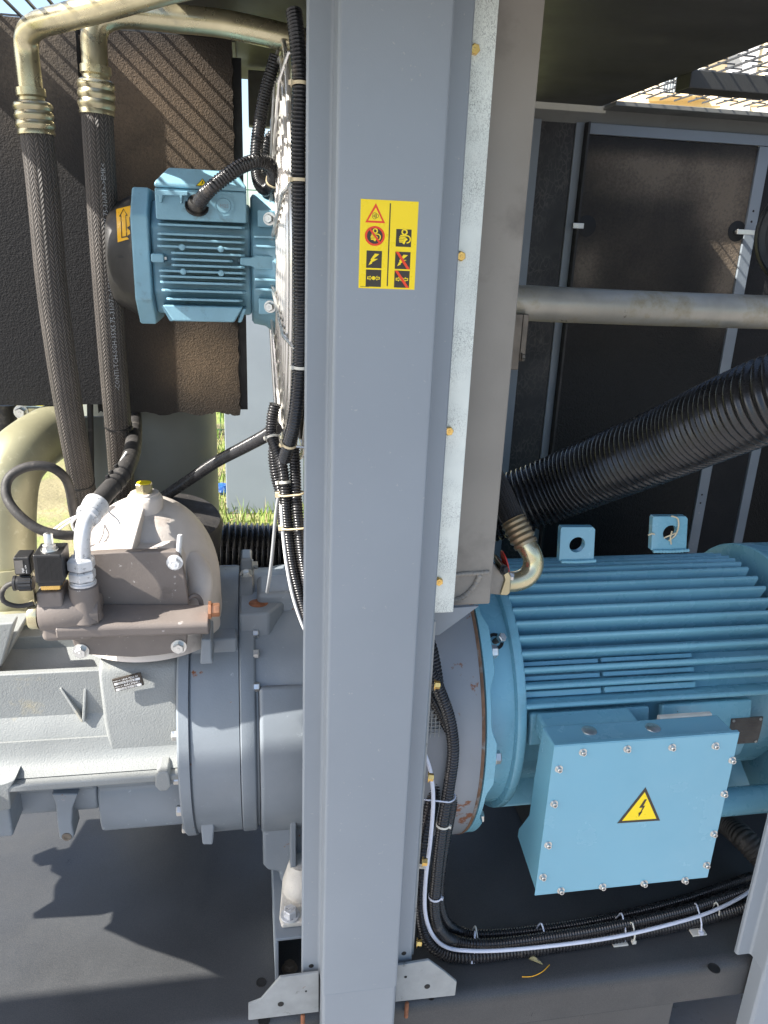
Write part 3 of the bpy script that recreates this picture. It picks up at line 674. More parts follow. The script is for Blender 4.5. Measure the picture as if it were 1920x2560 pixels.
o, q = corr('motor_conduit', [pg+V((.006, -.012, .008))]+Q((520, 478, 1.385), (560, 445, 1.385), (605, 415, 1.395), (648, 403, 1.41), (678, 418, 1.44), (684, 452, 1.47), (668, 474, 1.51), (648, 455, 1.54), (641, 400, 1.56), (646, 330, 1.57), (662, 240, 1.58), (690, 140, 1.58)), .0122, .0052, M['conduit'], 'black corrugated conduit looping from the small fan motor up behind the guard', 'conduit', depth=.14)
tie(o, q, P(683, 448, Y=1.47), .0125, M['tie_y'], (1, 0, -1))
corr('cable_conduit', Q((690, 330, 1.70), (672, 350, 1.70), (662, 400, 1.70), (660, 480, 1.70), (658, 560, 1.70)), .011, .0055, M['conduit'], 'short black conduit behind the looped one, above the fan motor', 'conduit')
corr('cable_conduit', Q((360, 1275, 1.76), (425, 1232, 1.71), (480, 1195, 1.66), (540, 1155, 1.58), (610, 1118, 1.48), (662, 1090, 1.40), (690, 1070, 1.36)), .0125, .0058, M['conduit'], 'black corrugated conduit slanting from the fan guard down behind the pale dome', 'conduit')
o, q = corr('cable_conduit', Q((688, 1010, 1.34), (680, 1050, 1.34), (680, 1090, 1.33), (692, 1125, 1.31), (706, 1170, 1.29), (712, 1220, 1.28), (718, 1300, 1.28), (730, 1400, 1.28), (748, 1480, 1.28), (772, 1560, 1.28)), .0105, .005, M['conduit'], 'black corrugated conduit curving under the guard, left one of the tied pair', 'conduit')
tie(o, q, P(684, 1098, Y=1.33), .0108, M['tie']); tie(o, q, P(709, 1205, Y=1.285), .0108, M['tie'])
o2, q2 = corr('cable_conduit', Q((735, 1120, 1.30), (738, 1180, 1.29), (740, 1240, 1.28), (748, 1320, 1.275), (758, 1400, 1.275), (775, 1500, 1.275)), .0105, .005, M['conduit'], 'black corrugated conduit against the upright, right one of the tied pair', 'conduit')
def pair_tie(parent, pa, pb, r, m):
    c0, c1 = V(pa), V(pb); ax = V((0, 0, 1)); d_ = (c1-c0); d_.z = 0; L_ = d_.length; u = d_.normalized(); v = V((0, 0, 1)).cross(u)
    tilt = V((0, 0, c1.z-c0.z)); path = []
    for k in range(17): a = R(90+180*k/16); path.append(c0+u*r*math.cos(a)+v*r*math.sin(a))
    for k in range(17): a = R(-90+180*k/16); path.append(c1+u*r*math.cos(a)+v*r*math.sin(a))
    path.append(path[0]); b = MB(); b.tube(path, .0017, 6); h = c0-u*r+v*-.004
    b.box(h.x-.004, h.x+.003, h.y-.004, h.y+.004, h.z-.004, h.z+.004); return ob('cable_tie', b, m, parent)
pair_tie(o, P(712, 1235, Y=1.28), P(741, 1232, Y=1.28), .0125, M['tie_y'])
pair_tie(o, P(720, 1318, Y=1.278), P(748, 1316, Y=1.276), .0125, M['tie_y'])
corr('cable_conduit', Q((690, 1110, 1.36), (686, 1140, 1.36), (692, 1190, 1.35), (704, 1240, 1.34), (712, 1330, 1.34)), .012, .005, M['conduit'], 'dark corrugated conduit tucked behind the tied pair of conduits', 'conduit')
def cable(name, pts, r, m, label, n=10, cat='cable', parent=None):
    b = MB(); b.tube(cr(pts, .008), r, n); o = ob(name, b, m, parent)
    if not parent: tag(o, label, cat)
    return o
cable('white_cable', Q((703, 1262, 1.275), (708, 1340, 1.275), (718, 1420, 1.275), (735, 1500, 1.275), (762, 1575, 1.275), (790, 1620, 1.275)), .0032, M['white'], 'thin white cable beside the tied conduits, next to the upright')
cable('grey_cable', Q((708, 1222, 1.30), (697, 1240, 1.31), (690, 1285, 1.32), (684, 1350, 1.33), (678, 1410, 1.34), (672, 1455, 1.36), (668, 1480, 1.40)), .0032, M['cable_g'], 'thin grey cable hanging in front of the wide black duct')
# lower right bundle along the deck
o, q = corr('cable_conduit', Q((1050, 1560, 1.30), (1078, 1640, 1.30), (1094, 1760, 1.29), (1093, 1880, 1.28), (1080, 2000, 1.265), (1060, 2100, 1.26), (1053, 2190, 1.26), (1054, 2280, 1.26), (1072, 2350, 1.26))+Q((1120, 2385, 0, .02), (1200, 2388, 0, .018), (1340, 2370, 0, .018), (1500, 2346, 0, .018), (1700, 2308, 0, .018), (1880, 2262, 0, .018)), .0165, .0078, M['conduit'], 'thickest black corrugated conduit of the bundle bending onto the deck', 'conduit', 'bundled conduits on the right deck', n=18)
b = MB(); i = nearest(q, P(1060, 2150, Y=1.26)); b.lathe([(.0166, -.006), (.0178, -.006), (.0178, .006), (.0166, .006)], q[i], (q[i+2]-q[i-2]), n=24, cap=False); ob('clamp_band', b, M['tie'], o)
o2, q2 = corr('cable_conduit', Q((1040, 1620, 1.24), (1070, 1668, 1.24), (1100, 1730, 1.24), (1124, 1800, 1.24), (1133, 1880, 1.24), (1122, 1970, 1.24), (1104, 2080, 1.235), (1092, 2190, 1.235), (1087, 2270, 1.235), (1100, 2325, 1.24))+Q((1140, 2352, 0, .045), (1220, 2360, 0, .042), (1350, 2346, 0, .04), (1500, 2322, 0, .04), (1700, 2278, 0, .04), (1880, 2222, 0, .04)), .0125, .0066, M['conduit'], 'dusty black corrugated conduit curving in front of the grey housing onto the deck', 'conduit', 'bundled conduits on the right deck')
o3, q3 = corr('cable_conduit', Q((1040, 1690, 1.27), (1075, 1735, 1.27), (1105, 1790, 1.27), (1128, 1840, 1.27), (1141, 1920, 1.27), (1130, 2010, 1.27), (1112, 2110, 1.27), (1098, 2220, 1.27), (1110, 2295, 1.28))+Q((1150, 2328, 0, .022), (1220, 2336, 0, .016), (1350, 2324, 0, .014), (1500, 2300, 0, .014), (1700, 2252, 0, .014), (1880, 2190, 0, .014)), .0115, .0066, M['conduit'], 'rearmost black corrugated conduit of the bundle lying on the deck', 'conduit', 'bundled conduits on the right deck')
wc = cable('white_cable', Q((1040, 1830, 1.222), (1060, 1880, 1.215), (1076, 1930, 1.215), (1083, 2000, 1.215), (1076, 2100, 1.215), (1064, 2200, 1.212), (1063, 2280, 1.212), (1080, 2335, 1.214))+Q((1112, 2366, 0, .058), (1160, 2376, 0, .052), (1250, 2376, 0, .048), (1400, 2362, 0, .046), (1550, 2340, 0, .044), (1700, 2304, 0, .044), (1780, 2278, 0, .046), (1850, 2244, 0, .05), (1890, 2215, 0, .05)), .0042, M['cable_w'], 'white cable tied along the front of the conduit bundle on the deck', 12)
for px, py, mm in ((1109, 2062, 'tie'), (1093, 2240, 'cable_w')): tie(o2, q2, P(px, py, Y=1.235), .0128, M[mm], (1, -.5, 0))
def loop_tie(parent, px0, py0, px1, py1, m, Z=.03, bulge=.03):
    """a tie arching over the bundle from its back (px0,py0) to its front edge"""
    a, c = P(px0, py0, Z=.03), P(px1, py1, Z=.012); mid = (a+c)/2+V((0, -.004, bulge))
    b = MB(); b.tube(cr([a+V((0, .004, -.012)), a.lerp(mid, .55)+V((0, 0, .012)), mid, c.lerp(mid, .45)+V((0, -.008, .006)), c+V((0, -.004, 0))], .006), .0019, 6)
    b.box(c.x-.0045, c.x+.0045, c.y-.008, c.y, c.z-.002, c.z+.006); return ob('cable_tie', b, m, parent)
for a in ((1182, 2322, 1193, 2378, 'tie'), (1186, 2332, 1180, 2400, 'cable_w'), (1343, 2316, 1362, 2366, 'cable_w'), (1543, 2290, 1560, 2345, 'cable_w'), (1570, 2318, 1582, 2352, 'tie'), (1726, 2262, 1750, 2330, 'cable_w'), (1780, 2270, 1792, 2294, 'tie')): loop_tie(o2, *a[:4], M[a[4]])
pair_tie(o2, P(1070, 1985, Y=1.245), P(1115, 1990, Y=1.245), .0185, M['cable_w'])
for px, py, lb_ in ((1352, 2374, 'flat white cable tie mount on the deck above the dry leaf'), (1548, 2358, 'flat white cable tie mount under the white cable, between two others'), (1744, 2332, 'flat white cable tie mount on the deck beside the grey upright')):
    p = P(px, py, Z=0); b = MB(); b.box(p.x-.018, p.x+.018, p.y-.010, p.y+.010, .0004, .004); t = ob('tie_mount', b, M['tie'], bev=.001)
    tag(t, lb_, 'tie mount', 'tie mounts on the deck')
# wide black ducts
o, q = corr('air_duct', Q((470, 1388, 1.96), (560, 1385, 1.96), (740, 1386, 1.96), (960, 1365, 1.95), (1150, 1295, 1.91), (1290, 1258, 1.86), (1400, 1215, 1.82), (1500, 1174, 1.75), (1600, 1134, 1.66), (1700, 1092, 1.57), (1800, 1048, 1.47), (1920, 1000, 1.37), (2060, 955, 1.30)), .087, .0150, M['duct'], 'wide black corrugated air duct sweeping up behind the blue motor', 'duct', depth=.09, n=40, spp=6)
corr('air_duct', Q((1740, 2010, 1.60), (1790, 2040, 1.50), (1830, 2068, 1.44), (1868, 2105, 1.38), (1930, 2170, 1.33)), .031, .009, M['rubber'], 'short ribbed black hose under the motor, beyond the blue terminal box', 'duct', depth=.09, n=24)
# ---------------------------------------------------------------- hydraulic hoses, top left
def hose_set(name, pipe, ferr, hose, rp, rh, label, braid, pm_, txt=None):
    """pipe pts -> ferrule (two pts) -> hose pts"""
    r = root(name, hose[-1], label, 'hose')
    b = MB(); b.tube(cr(pipe, .008), rp, 28); pp = ob('pipe', b, pm_, r)
    a, c = ferr; L_ = (c-a).length; ax = c-a
    prof = [(rp+.0005, 0), (rp+.004, 0), (rp+.004, L_*.16), (rp+.001, L_*.2), (rp+.001, L_*.26), (rh+.001, L_*.29)]
    for k in range(3):
        t0 = .32+k*.2; prof += [(rh+.0035, L_*t0), (rh+.0048, L_*(t0+.05)), (rh+.0048, L_*(t0+.09)), (rh+.0035, L_*(t0+.14)), (rh+.0022, L_*(t0+.17))]
    prof += [(rh+.003, L_*.95), (rh+.003, L_), (rh-.004, L_)]
    b = MB(); b.lathe(prof, a, ax, n=32, cap=False); ob('ferrule', b, M['zinc_y'], r)
    q = cr(hose, .006); b = MB(); b.tube(q, rh, 28); h = ob('braided_hose', b, braid, r)
    return r, h, q
f1a, f1b = P(76, 222, Y=1.45), P(92, 338, Y=1.45)
r1, h1, q1 = hose_set('hydraulic_hose', Q((560, -60, 1.22), (420, -28, 1.26), (280, 12, 1.32), (150, 46, 1.38), (95, 62, 1.42), (70, 84, 1.44), (66, 120, 1.45))+[P(72, 180, Y=1.45), f1a+(f1b-f1a)*.3], (f1a, f1b), [f1b+(f1a-f1b)*.2]+Q((100, 400, 1.45), (112, 520, 1.45), (128, 700, 1.46), (148, 860, 1.48), (172, 1020, 1.52), (196, 1160, 1.58), (218, 1290, 1.66), (236, 1400, 1.72)), .0185, .0255, 'textile braided hydraulic hose with yellow zinc elbow, running down to a black cable tie', M['braid1'], M['zinc_y'])
f2a, f2b = P(239, 166, Y=1.55), P(243, 288, Y=1.55)
r2, h2, q2 = hose_set('hydraulic_hose', Q((780, 112, 1.52), (690, 88, 1.53), (560, 60, 1.54), (430, 46, 1.55), (330, 36, 1.55), (275, 40, 1.55), (244, 62, 1.55), (235, 100, 1.55))+[P(237, 140, Y=1.55), f2a+(f2b-f2a)*.3], (f2a, f2b), [f2b+(f2a-f2b)*.2]+Q((246, 340, 1.55), (254, 480, 1.555), (264, 640, 1.56), (275, 800, 1.58), (287, 960, 1.61), (298, 1100, 1.65), (306, 1230, 1.72)), .0215, .0265, 'printed braided hydraulic hose with yellow zinc elbow, running behind the fan motor', M['braid1'], M['zinc_y'])
# white print running up the second hose
def hose_print(txt, q, r, start, size, ang_dir):
    c = bpy.data.curves.new('t', 'FONT'); c.body = txt; c.size = size; c.resolution_u = 1
    to = bpy.data.objects.new('t', c); COL.objects.link(to); dg = bpy.context.evaluated_depsgraph_get(); dg.update()
    me = bpy.data.meshes.new_from_object(to.evaluated_get(dg)); L_ = [0]
    for i in range(1, len(q)): L_.append(L_[-1]+(q[i]-q[i-1]).length)
    mb = MB(); vs = []
    for p in me.vertices:
        l = start-p.co.x; j = min(range(len(L_)), key=lambda i: abs(L_[i]-l)); j = max(1, min(len(q)-2, j))
        T = (q[j+1]-q[j-1]).normalized(); c0 = q[j]+T*(l-L_[j]); n = V(ang_dir); n = (n-T*n.dot(T)).normalized(); t = T.cross(n)
        a = (p.co.y-size*.35)/r; vs.append(c0+(n*math.cos(a)+t*math.sin(a))*(r+.0006))
    mb.add(vs, [tuple(p.vertices) for p in me.polygons]); bpy.data.objects.remove(to)
    return mb
L2 = sum((q2[i+1]-q2[i]).length for i in range(len(q2)-1))
ob('print', hose_print('-CONTI-TCH-SGH-35X5.75-31/07->AEMK<', q2, .0265, .50, .0125, (.35, -1, .1)), M['cable_g'], h2, flat=True)
ob('print', hose_print('35X5.75-31/07->->EMK<', q2, .0265, .205, .0110, (.35, -1, .1)), M['cable_g'], h2, flat=True)
tie(r1, q1, P(192, 1207, Y=1.60), .0258, M['black'], (-1, -.4, 0)); 
tie(r2, q2, P(292, 1068, Y=1.63), .0268, M['black'], (1, -.4, 0))

# ---------------------------------------------------------------- foam baffles
def rough_sheet(x0, x1, z0, z1, Y, th, ragged=.004, n=40):
    random.seed(int(abs(x0)*1000)+3)
    bot = [(x0+(x1-x0)*k/n, z0+.004*math.sin(k*.35)*ragged/.004+random.uniform(-ragged, ragged)*(.15 if random.random() < .9 else 1.6)) for k in range(n+1)]
    rt = [(x1+random.uniform(-ragged, ragged)*.6, z0+(z1-z0)*k/n) for k in range(1, n)]
    poly = [(x0, z1)]+bot+rt+[(x1, z1)]
    b = MB(); b.prism(poly, Y, Y+th, 'Y'); return b
fr_ = P(600, 1035, Y=1.80)
M['foam_r'] = foam_mat('dusty_brown_foam', (.015, .0142, .0138), (.12, .086, .056), [(.02, .23, .14, .12, 1.3), (.08, -.27, .08, .08, 1.6), (-.10, .3, .10, .10, .5), (.0, -.05, .2, .3, .2)], 190, .55)
b = rough_sheet(P(235, 900, Y=1.80).x, fr_.x, fr_.z, 1.885, 1.80, .03, n=70); fo = ob('foam_baffle', b, M['foam_r'])
tag(fo, 'hanging black foam baffle with brown dust stains behind the fan motor', 'foam panel')
b = MB(); b.box(fr_.x-.03, fr_.x+.018, 1.832, 1.846, fr_.z+.004, 1.86); ob('backing_sheet', b, M['black'], fo, bev=.001)
b = rough_sheet(-1.1, P(252, 900, Y=1.765).x, P(100, 1012, Y=1.765).z, 1.885, 1.765, .03, .002); M['foam_l2'] = foam_mat('clean_black_baffle_foam', (.012, .012, .013), (.11, .088, .064), [(.32, .30, .14, .13, 1.0), (.0, .34, .2, .08, .4)], 170, .45); o = ob('foam_baffle', b, M['foam_l2'])
tag(o, 'clean black foam baffle behind the textile braided hose', 'foam panel')
b = MB(); b.box(-1.1, -.02, 1.831, 2.28, 1.8875, 1.899); o = ob('baffle_rail', b, M['roof'], bev=.002); tag(o, 'dark flat rail above the two hanging foam baffles', 'rail')
# dark cabinet part seen between baffle and guard at the top
b = MB(); b.box(P(618, 100, Y=2.1).x, .10, 2.1, 2.14, P(640, 315, Y=2.1).z, 1.89); o = ob('rear_cross_rail', b, M['roofbeam'], bev=.003)
tag(o, 'olive grey steel rail under the roof, behind the foam baffle edge', 'rail')

# ---------------------------------------------------------------- oil separator vessel and pipework behind
vc = V((P(385, 1200, Y=2.02).x, 2.05, 0)); vr = .165
ve = root('oil_vessel', (vc.x, vc.y, 0), 'grey cylindrical oil separator vessel standing behind the pale dome', 'vessel')
b = MB(); b.lathe([(0, .0), (vr*.9, .0), (vr, .05), (vr, 1.30), (vr*.96, 1.35), (vr*.6, 1.39), (0, 1.40)], (vc.x, vc.y, .0), n=48); ob('shell', b, M['vessel'], ve)
b = MB(); b.lathe([(vr, .86), (vr+.02, .86), (vr+.02, .885), (vr, .885)], (vc.x, vc.y, .36), n=48, cap=False); ob('flange', b, M['vessel'], ve, bev=.002)
x0 = P(222, 1250, Y=1.86)
b = MB(); b.box(x0.x-.004, x0.x+.10, 1.86, 1.875, .3, 1.10); b.box(x0.x-.005, x0.x-.0042, 1.855, 1.876, .3, 1.10); o = ob('cover_sheet', b, M['vessel'], bev=.0015)
tag(o, 'narrow grey sheet metal cover between olive pipe and vessel', 'cover')
for px, Y, rr, lab_ in ((225, 1.80, .007, 'thin black drain line hanging straight down beside the vessel'), (340, 1.76, .008, 'black line slanting down behind the printed hose')):
    b = MB(); pts = Q((px, 1010, Y), (px+2, 1120, Y), (px+4, 1300, Y), (px+5, 1420, Y)) if px == 225 else Q((330, 1100, 1.74), (312, 1170, 1.74), (280, 1240, 1.72), (260, 1300, 1.70))
    b.tube(cr(pts, .02), rr, 12); o = ob('drain_line', b, M['rubber']); tag(o, lab_, 'hose')
ol = root('elbow_pipe', P(45, 1540, Y=1.6), 'thick olive passivated elbow pipe with square bolted flange', 'pipe')
b = MB(); q = Q((150, 1072, 1.79), (112, 1092, 1.75), (72, 1120, 1.68), (38, 1155, 1.63), (20, 1200, 1.605), (13, 1265, 1.60), (13, 1340, 1.60), (16, 1412, 1.60)); b.tube(cr(q, .008), .060, 40); ob('bend', b, M['olive'], ol)
b = MB(); pa, pc = P(45, 1018, Y=1.79), P(168, 1142, Y=1.79); b.box(pa.x, pc.x, 1.79, 1.806, pc.z, pa.z); fl = ob('flange_plate', b, M['zinc_y'], ol, bev=.004)
bolt(fl, P(53, 1030, Y=1.79), (0, -1, 0), .020, M['zinc'])
b = MB(); pe = P(16, 1412, Y=1.6); b.lathe([(.058, 0), (.066, .0), (.067, .03), (.060, .036), (.060, .09), (.066, .094), (.078, .1), (.078, .12), (.05, .12)], (pe.x, 1.6, pe.z+.01), (0, 0, -1), n=40); ob('collar', b, M['olive'], ol)
b = MB(); b.box(-.9, pe.x+.09, 1.52, 1.70, .675, .705); o = ob('cross_beam', b, M['cast'], bev=.004); tag(o, 'pale grey cast ledge under the olive pipe collar', 'beam')
b = MB(); b.tube(cr(Q((10, 1010, 1.86), (14, 1080, 1.86), (20, 1180, 1.86), (30, 1300, 1.9)), .02), .026, 20); o = ob('rubber_hose', b, M['rubber']); tag(o, 'worn dark rubber hose behind the olive elbow pipe', 'hose')

# ---------------------------------------------------------------- compressor element
ce = root('compressor_element', (-.35, 1.6, .15), 'grey cast iron screw compressor element with bolted flanges and serial plate', 'compressor')
AX, AZ = 1.60, .50
def arcp(cy, cz, r, a0, a1, n=10): return [(cy+r*math.cos(R(a0+(a1-a0)*k/n)), cz+r*math.sin(R(a0+(a1-a0)*k/n))) for k in range(n+1)]
xL = -.60
zp = .50; fo_ = [P(x, y, Z=0) for x, y in ((215, 2050), (172, 2120), (135, 2127), (132, 2119), (84, 2138), (80, 2152), (100, 2166), (128, 2162), (126, 2178), (152, 2192), (136, 2214), (133, 2252), (82, 2284), (84, 2297), (165, 2293), (250, 2288), (281, 2280), (276, 2306), (257, 2322), (300, 2340), (345, 2362), (375, 2373), (470, 2405), (548, 2438), (690, 2430))]
fo_ += [V((.03, 1.70, 0)), V((-.30, 1.80, 0))]
b = MB(); b.prism([(p_.x+SUN.x/SUN.z*zp, p_.y+SUN.y/SUN.z*zp) for p_ in fo_], zp, zp+.008, 'Z'); ob('shadow_plate', b, M['cast'], ce)  # unseen plate added only to cast the deck shadow its outline follows
b = MB(); b.prism([(1.36, .50)]+arcp(1.555, .505, .197, 178, 90, 16)+[(1.75, .70), (1.75, .50)], xL, -.20, 'X'); ob('rotor_housing', b, M['cast'], ce, ang=50)
# bulging end box carrying the plate: left edge slopes
sec0 = [(1.354, .50), (1.357, .53), (1.362, .60), (1.375, .690), (1.384, .708), (1.402, .716), (1.70, .716), (1.70, .50)]
b = MB(); n = len(sec0); xl = [-.287, -.29, -.297, -.303, -.303, -.303, -.303, -.287]
b.add([(xl[i]-.012*(0), y, z) for i, (y, z) in enumerate(sec0)]+[(-.152, y, z) for y, z in sec0], [tuple(range(n)), tuple(range(2*n-1, n-1, -1))]+[(i, n+i, n+(i+1) % n, (i+1) % n) for i in range(n)])
ob('end_box', b, M['cast'], ce, bev=.009, seg=4)
b = MB(); b.prism([(1.306, .505), (1.309, .508), (1.36, .511), (1.40, .513), (1.40, .490), (1.31, .491), (1.306, .494)], xL, -.150, 'X'); ob('split_flange', b, M['cast'], ce, bev=.002)
pa, pc = P(388, 1925, Y=1.30), P(425, 1962, Y=1.30)
b = MB(); b.prism([(pa.x, .512), (pa.x+.006, .521), (pc.x-.003, .521), (pc.x, .512), (pc.x+.002, .486), (pc.x-.006, .476), (pa.x+.006, .476), (pa.x-.002, .488)], 1.298, 1.352, 'Y'); ob('jacking_lug', b, M['cast'], ce, bev=.003)
b = MB(); b.prism([(1.322, .5112), (1.338, .515), (1.350, .524), (1.358, .54), (1.363, .565), (1.42, .565), (1.42, .5112)], xL, -.1525, 'X'); ob('fillet', b, M['cast'], ce, ang=60)
# strip and tray above the rotor housing
b = MB(); b.box(xL, -.285, 1.386, 1.402, .585, .702); ob('upper_rail', b, M['cast'], ce, bev=.003)
b = MB(); b.box(xL, -.22, 1.50, 1.535, .685, .722); ob('upper_rail', b, M['cast'], ce, bev=.003)
# v-shaped stiffener
for (pxa, pya), (pxb, pyb) in (((150, 1720), (206, 1806)), ((213, 1722), (208, 1806))):
    A_, B_ = P(pxa, pya, Y=1.385), P(pxb, pyb, Y=1.368)
    b = MB(); dd = (B_-A_); s_ = V((0, 1, .3)).cross(dd).normalized()*.003; t_ = V((0, .05, 0))
    vs = [A_+s_, A_-s_, B_+s_, B_-s_]; b.add(vs+[p+t_ for p in vs], [(0, 1, 3, 2), (4, 6, 7, 5), (0, 4, 5, 1), (2, 3, 7, 6), (0, 2, 6, 4), (1, 5, 7, 3)]); ob('stiffener', b, M['cast'], ce, bev=.002)
# lower casing
b = MB(); b.prism([(1.362, .48), (1.375, .44), (1.40, .415), (1.392, .395), (1.392, .33), (1.40, .305), (1.425, .29), (1.75, .28), (1.75, .48)], -.33, -.150, 'X'); ob('lower_casing', b, M['cast_smooth'], ce, bev=.008, seg=3)
b = MB(); b.prism([(1.362, .48), (1.375, .44), (1.402, .415), (1.402, .375), (1.41, .355), (1.44, .345), (1.75, .345), (1.75, .48)], xL, -.3305, 'X'); ob('lower_casing', b, M['cast_smooth'], ce, bev=.008, seg=3)
pts = [(128, 1985), (196, 1985), (182, 2020), (180, 2060), (186, 2090), (178, 2103), (160, 2104), (148, 2096), (143, 2060), (138, 2010)]
b = MB(); b.prism([(P(x, y, Y=1.372).x, P(x, y, Y=1.372).z) for x, y in pts], 1.372, 1.43, 'Y'); lug = ob('foot_lug', b, M['cast_smooth'], ce, bev=.004, seg=3)
p = P(167, 2092, Y=1.372); b = MB(); b.lathe([(.010, 0), (.009, .0015), (.0052, .0015), (.005, .0004), (0, .0004)], p, (0, -1, 0), n=20); ob('plug', b, M['steel'], lug)
# left end: bearing cover and block that shade the casting
pa, pc = P(-60, 2030, Y=1.33), P(33, 2092, Y=1.33)
b = MB(); b.box(pa.x, pc.x, 1.33, 1.45, pc.z, pa.z+.02); ob('end_block', b, M['cast_smooth'], ce, bev=.005)
pts = [(-80, 1530), (70, 1530), (16, 1622), (14, 1680), (-80, 1690)]
b = MB(); b.prism([(P(x, y, Y=1.42).x, P(x, y, Y=1.42).z) for x, y in ((-80, 1562), (40, 1550), (18, 1622), (8, 1660), (-80, 1690))], 1.41, 1.44, 'Y'); ob('web', b, M['cast'], ce, bev=.004)
b = MB(); b.prism([(P(x, y, Y=1.52).x, P(x, y, Y=1.52).z) for x, y in ((-80, 1545), (72, 1535), (48, 1590), (20, 1640), (-80, 1690))], 1.445, 1.53, 'Y'); ob('web', b, M['cast'], ce, bev=.004)
pa = P(0, 1935, Y=1.30); b = MB(); b.prism([(-.62, .44), (-.468, .455), (-.466, .50), (-.452, .523), (-.475, .515), (-.62, .505)], 1.305, 1.36, 'Y'); ob('end_block', b, M['cast'], ce, bev=.003)
# discs towards the coupling housing
def disc(x0, x1, r, name, mm, par, ch=.004):
    b = MB(); b.lathe([(0, x0), (r-ch, x0), (r, x0+ch), (r, x1-.001), (r-.002, x1), (0, x1)], (0, AX, AZ), (1, 0, 0), n=72); return ob(name, b, mm, par)
fl1 = disc(-.1545, -.131, .302, 'flange_disc', M['cast_smooth'], ce)
fl2 = disc(-.1305, -.0335, .298, 'bearing_housing', M['cast_smooth'], ce)
for px, py in ((459, 1838), (459, 1945), (464, 2025), (472, 2075)):
    best = None
    for k in range(360):
        a = R(k); rr = .285; p = V((-.1545, AX+rr*math.cos(a), AZ+rr*math.sin(a))); v = p-CAM; z = v.dot(_F); yy = 1280-FPX*v.dot(_U)/z
        if p.y < AX and (best is None or abs(yy-py) < best[0]): best = (abs(yy-py), p)
    bolt(fl1, best[1], (-1, 0, 0), .019, M['zinc'], h=.011, washer=False)
def foot_block(par, pts, Y0, Y1, mm=None, name='foot_lug', bev=.004):
    b = MB(); b.prism([(P(x, y, Y=Y0).x, P(x, y, Y=Y0).z) for x, y in pts], Y0, Y1, 'Y'); return ob(name, b, mm or M['cast_smooth'], par, bev=bev, seg=3)
foot_block(ce, ((502, 1975), (532, 2005), (536, 2070), (532, 2113), (506, 2113), (500, 2050)), 1.345, 1.50)
foot_block(ce, ((503, 1598), (529, 1598), (530, 1645), (534, 1660), (500, 1662), (502, 1620)), 1.338, 1.42)
# machined top pad
pts = [P(x, y, Z=.752) for x, y in ((545, 1460), (615, 1460), (612, 1620), (545, 1618))]
b = MB(); b.box(-.128, -.036, 1.40, 1.78, .70, .752); ob('top_pad', b, M['cast_smooth'], ce, bev=.006)
# serial plate
SA, SB, SC = P(283, 1690, Y=1.362), P(358, 1680, Y=1.3615), P(362, 1713, Y=1.3585)
sn = root('serial_plate', P(325, 1720, Y=1.36), 'small black serial plate with white numbers and bar codes on grey casting', 'plate')
u = (SB-SA); u.y = 0; u.normalize(); vv = V((0, .075, 1)).normalized(); nn = u.cross(vv).normalized(); vv = nn.cross(u).normalized()
u = (u+vv*.11).normalized(); vv = nn.cross(u).normalized(); SO = P(290, 1727, Y=1.3605)+nn*.005; w_, h_ = .055, .0265
def plate_quad(mb, x0, x1, y0, y1, k, mi): mb.add([SO+u*x+vv*y+nn*.0003*k for x, y in ((x0, y0), (x1, y0), (x1, y1), (x0, y1))], [(0, 1, 2, 3)], mi)
b = MB(); b.prism([(0, 0), (w_, 0), (w_, h_), (0, h_)], -.005, 0, o=SO, fr=(u, vv, nn)); sp_ = ob('backing', b, M['ink'], sn, bev=.0008)
b = MB(); random.seed(4)
for y0 in (.0012, .0135):
    plate_quad(b, .002, w_-.004, y0, y0+.0048, 1, 0); x = .008
    while x < w_-.012:
        ww = random.choice((.0004, .0006, .0009)); plate_quad(b, x, x+ww, y0, y0+.0048, 2, 1); x += ww+random.choice((.0005, .0007, .001))
text_mb('PART Nº:', SO+u*.002+vv*.0205, u, vv, .0036, .0004, 0, b); text_mb('1616 7256 81', SO+u*.0175+vv*.0202, u, vv, .0058, .0004, 0, b)
text_mb('SERIAL Nº:', SO+u*.0015+vv*.0082, u, vv, .0034, .0004, 0, b); text_mb('AIA1376451', SO+u*.0185+vv*.0078, u, vv, .0062, .0004, 0, b)
ob('print', b, [M['white'], M['ink']], sp_, flat=True)

# ---------------------------------------------------------------- bell housing between element and motor
bh = root('bell_housing', (.2, 1.6, .15), 'grey coupling bell housing joining compressor and blue motor, half behind the upright', 'housing')
b = MB(); b.lathe([(0, -.0325), (.300, -.0325), (.302, -.030), (.302, -.006), (.300, -.003), (.292, .0), (.292, .03), (.296, .05), (.302, .10), (.315, .2), (.338, .33), (.345, .37), (.345, .4515), (.342, .4545), (0, .4545)], (0, AX, AZ), (1, 0, 0), n=96)
ob('shell', b, [M['cast_smooth']], bh)
b = MB(); b.lathe([(.3456, .30), (.3458, .37), (.3460, .4505), (.3430, .4548), (.2, .4549)], (0, AX, AZ), (1, 0, 0), n=96, cap=False)
ob('rear_rim', b, M['bell_r'], bh)
b = MB(); b.lathe([(.3464, .4465), (.3474, .449), (.3466, .4535), (.340, .4556)], (0, AX, AZ), (1, 0, 0), n=96, cap=False); ob('rusty_joint', b, mat('rusty_joint_edge', (.15, .085, .05), .8, var=.4, vs=30, bump=.5, bs=200, dirt_sheen=((.2, .22, .22), .56, 20, .1)), bh)
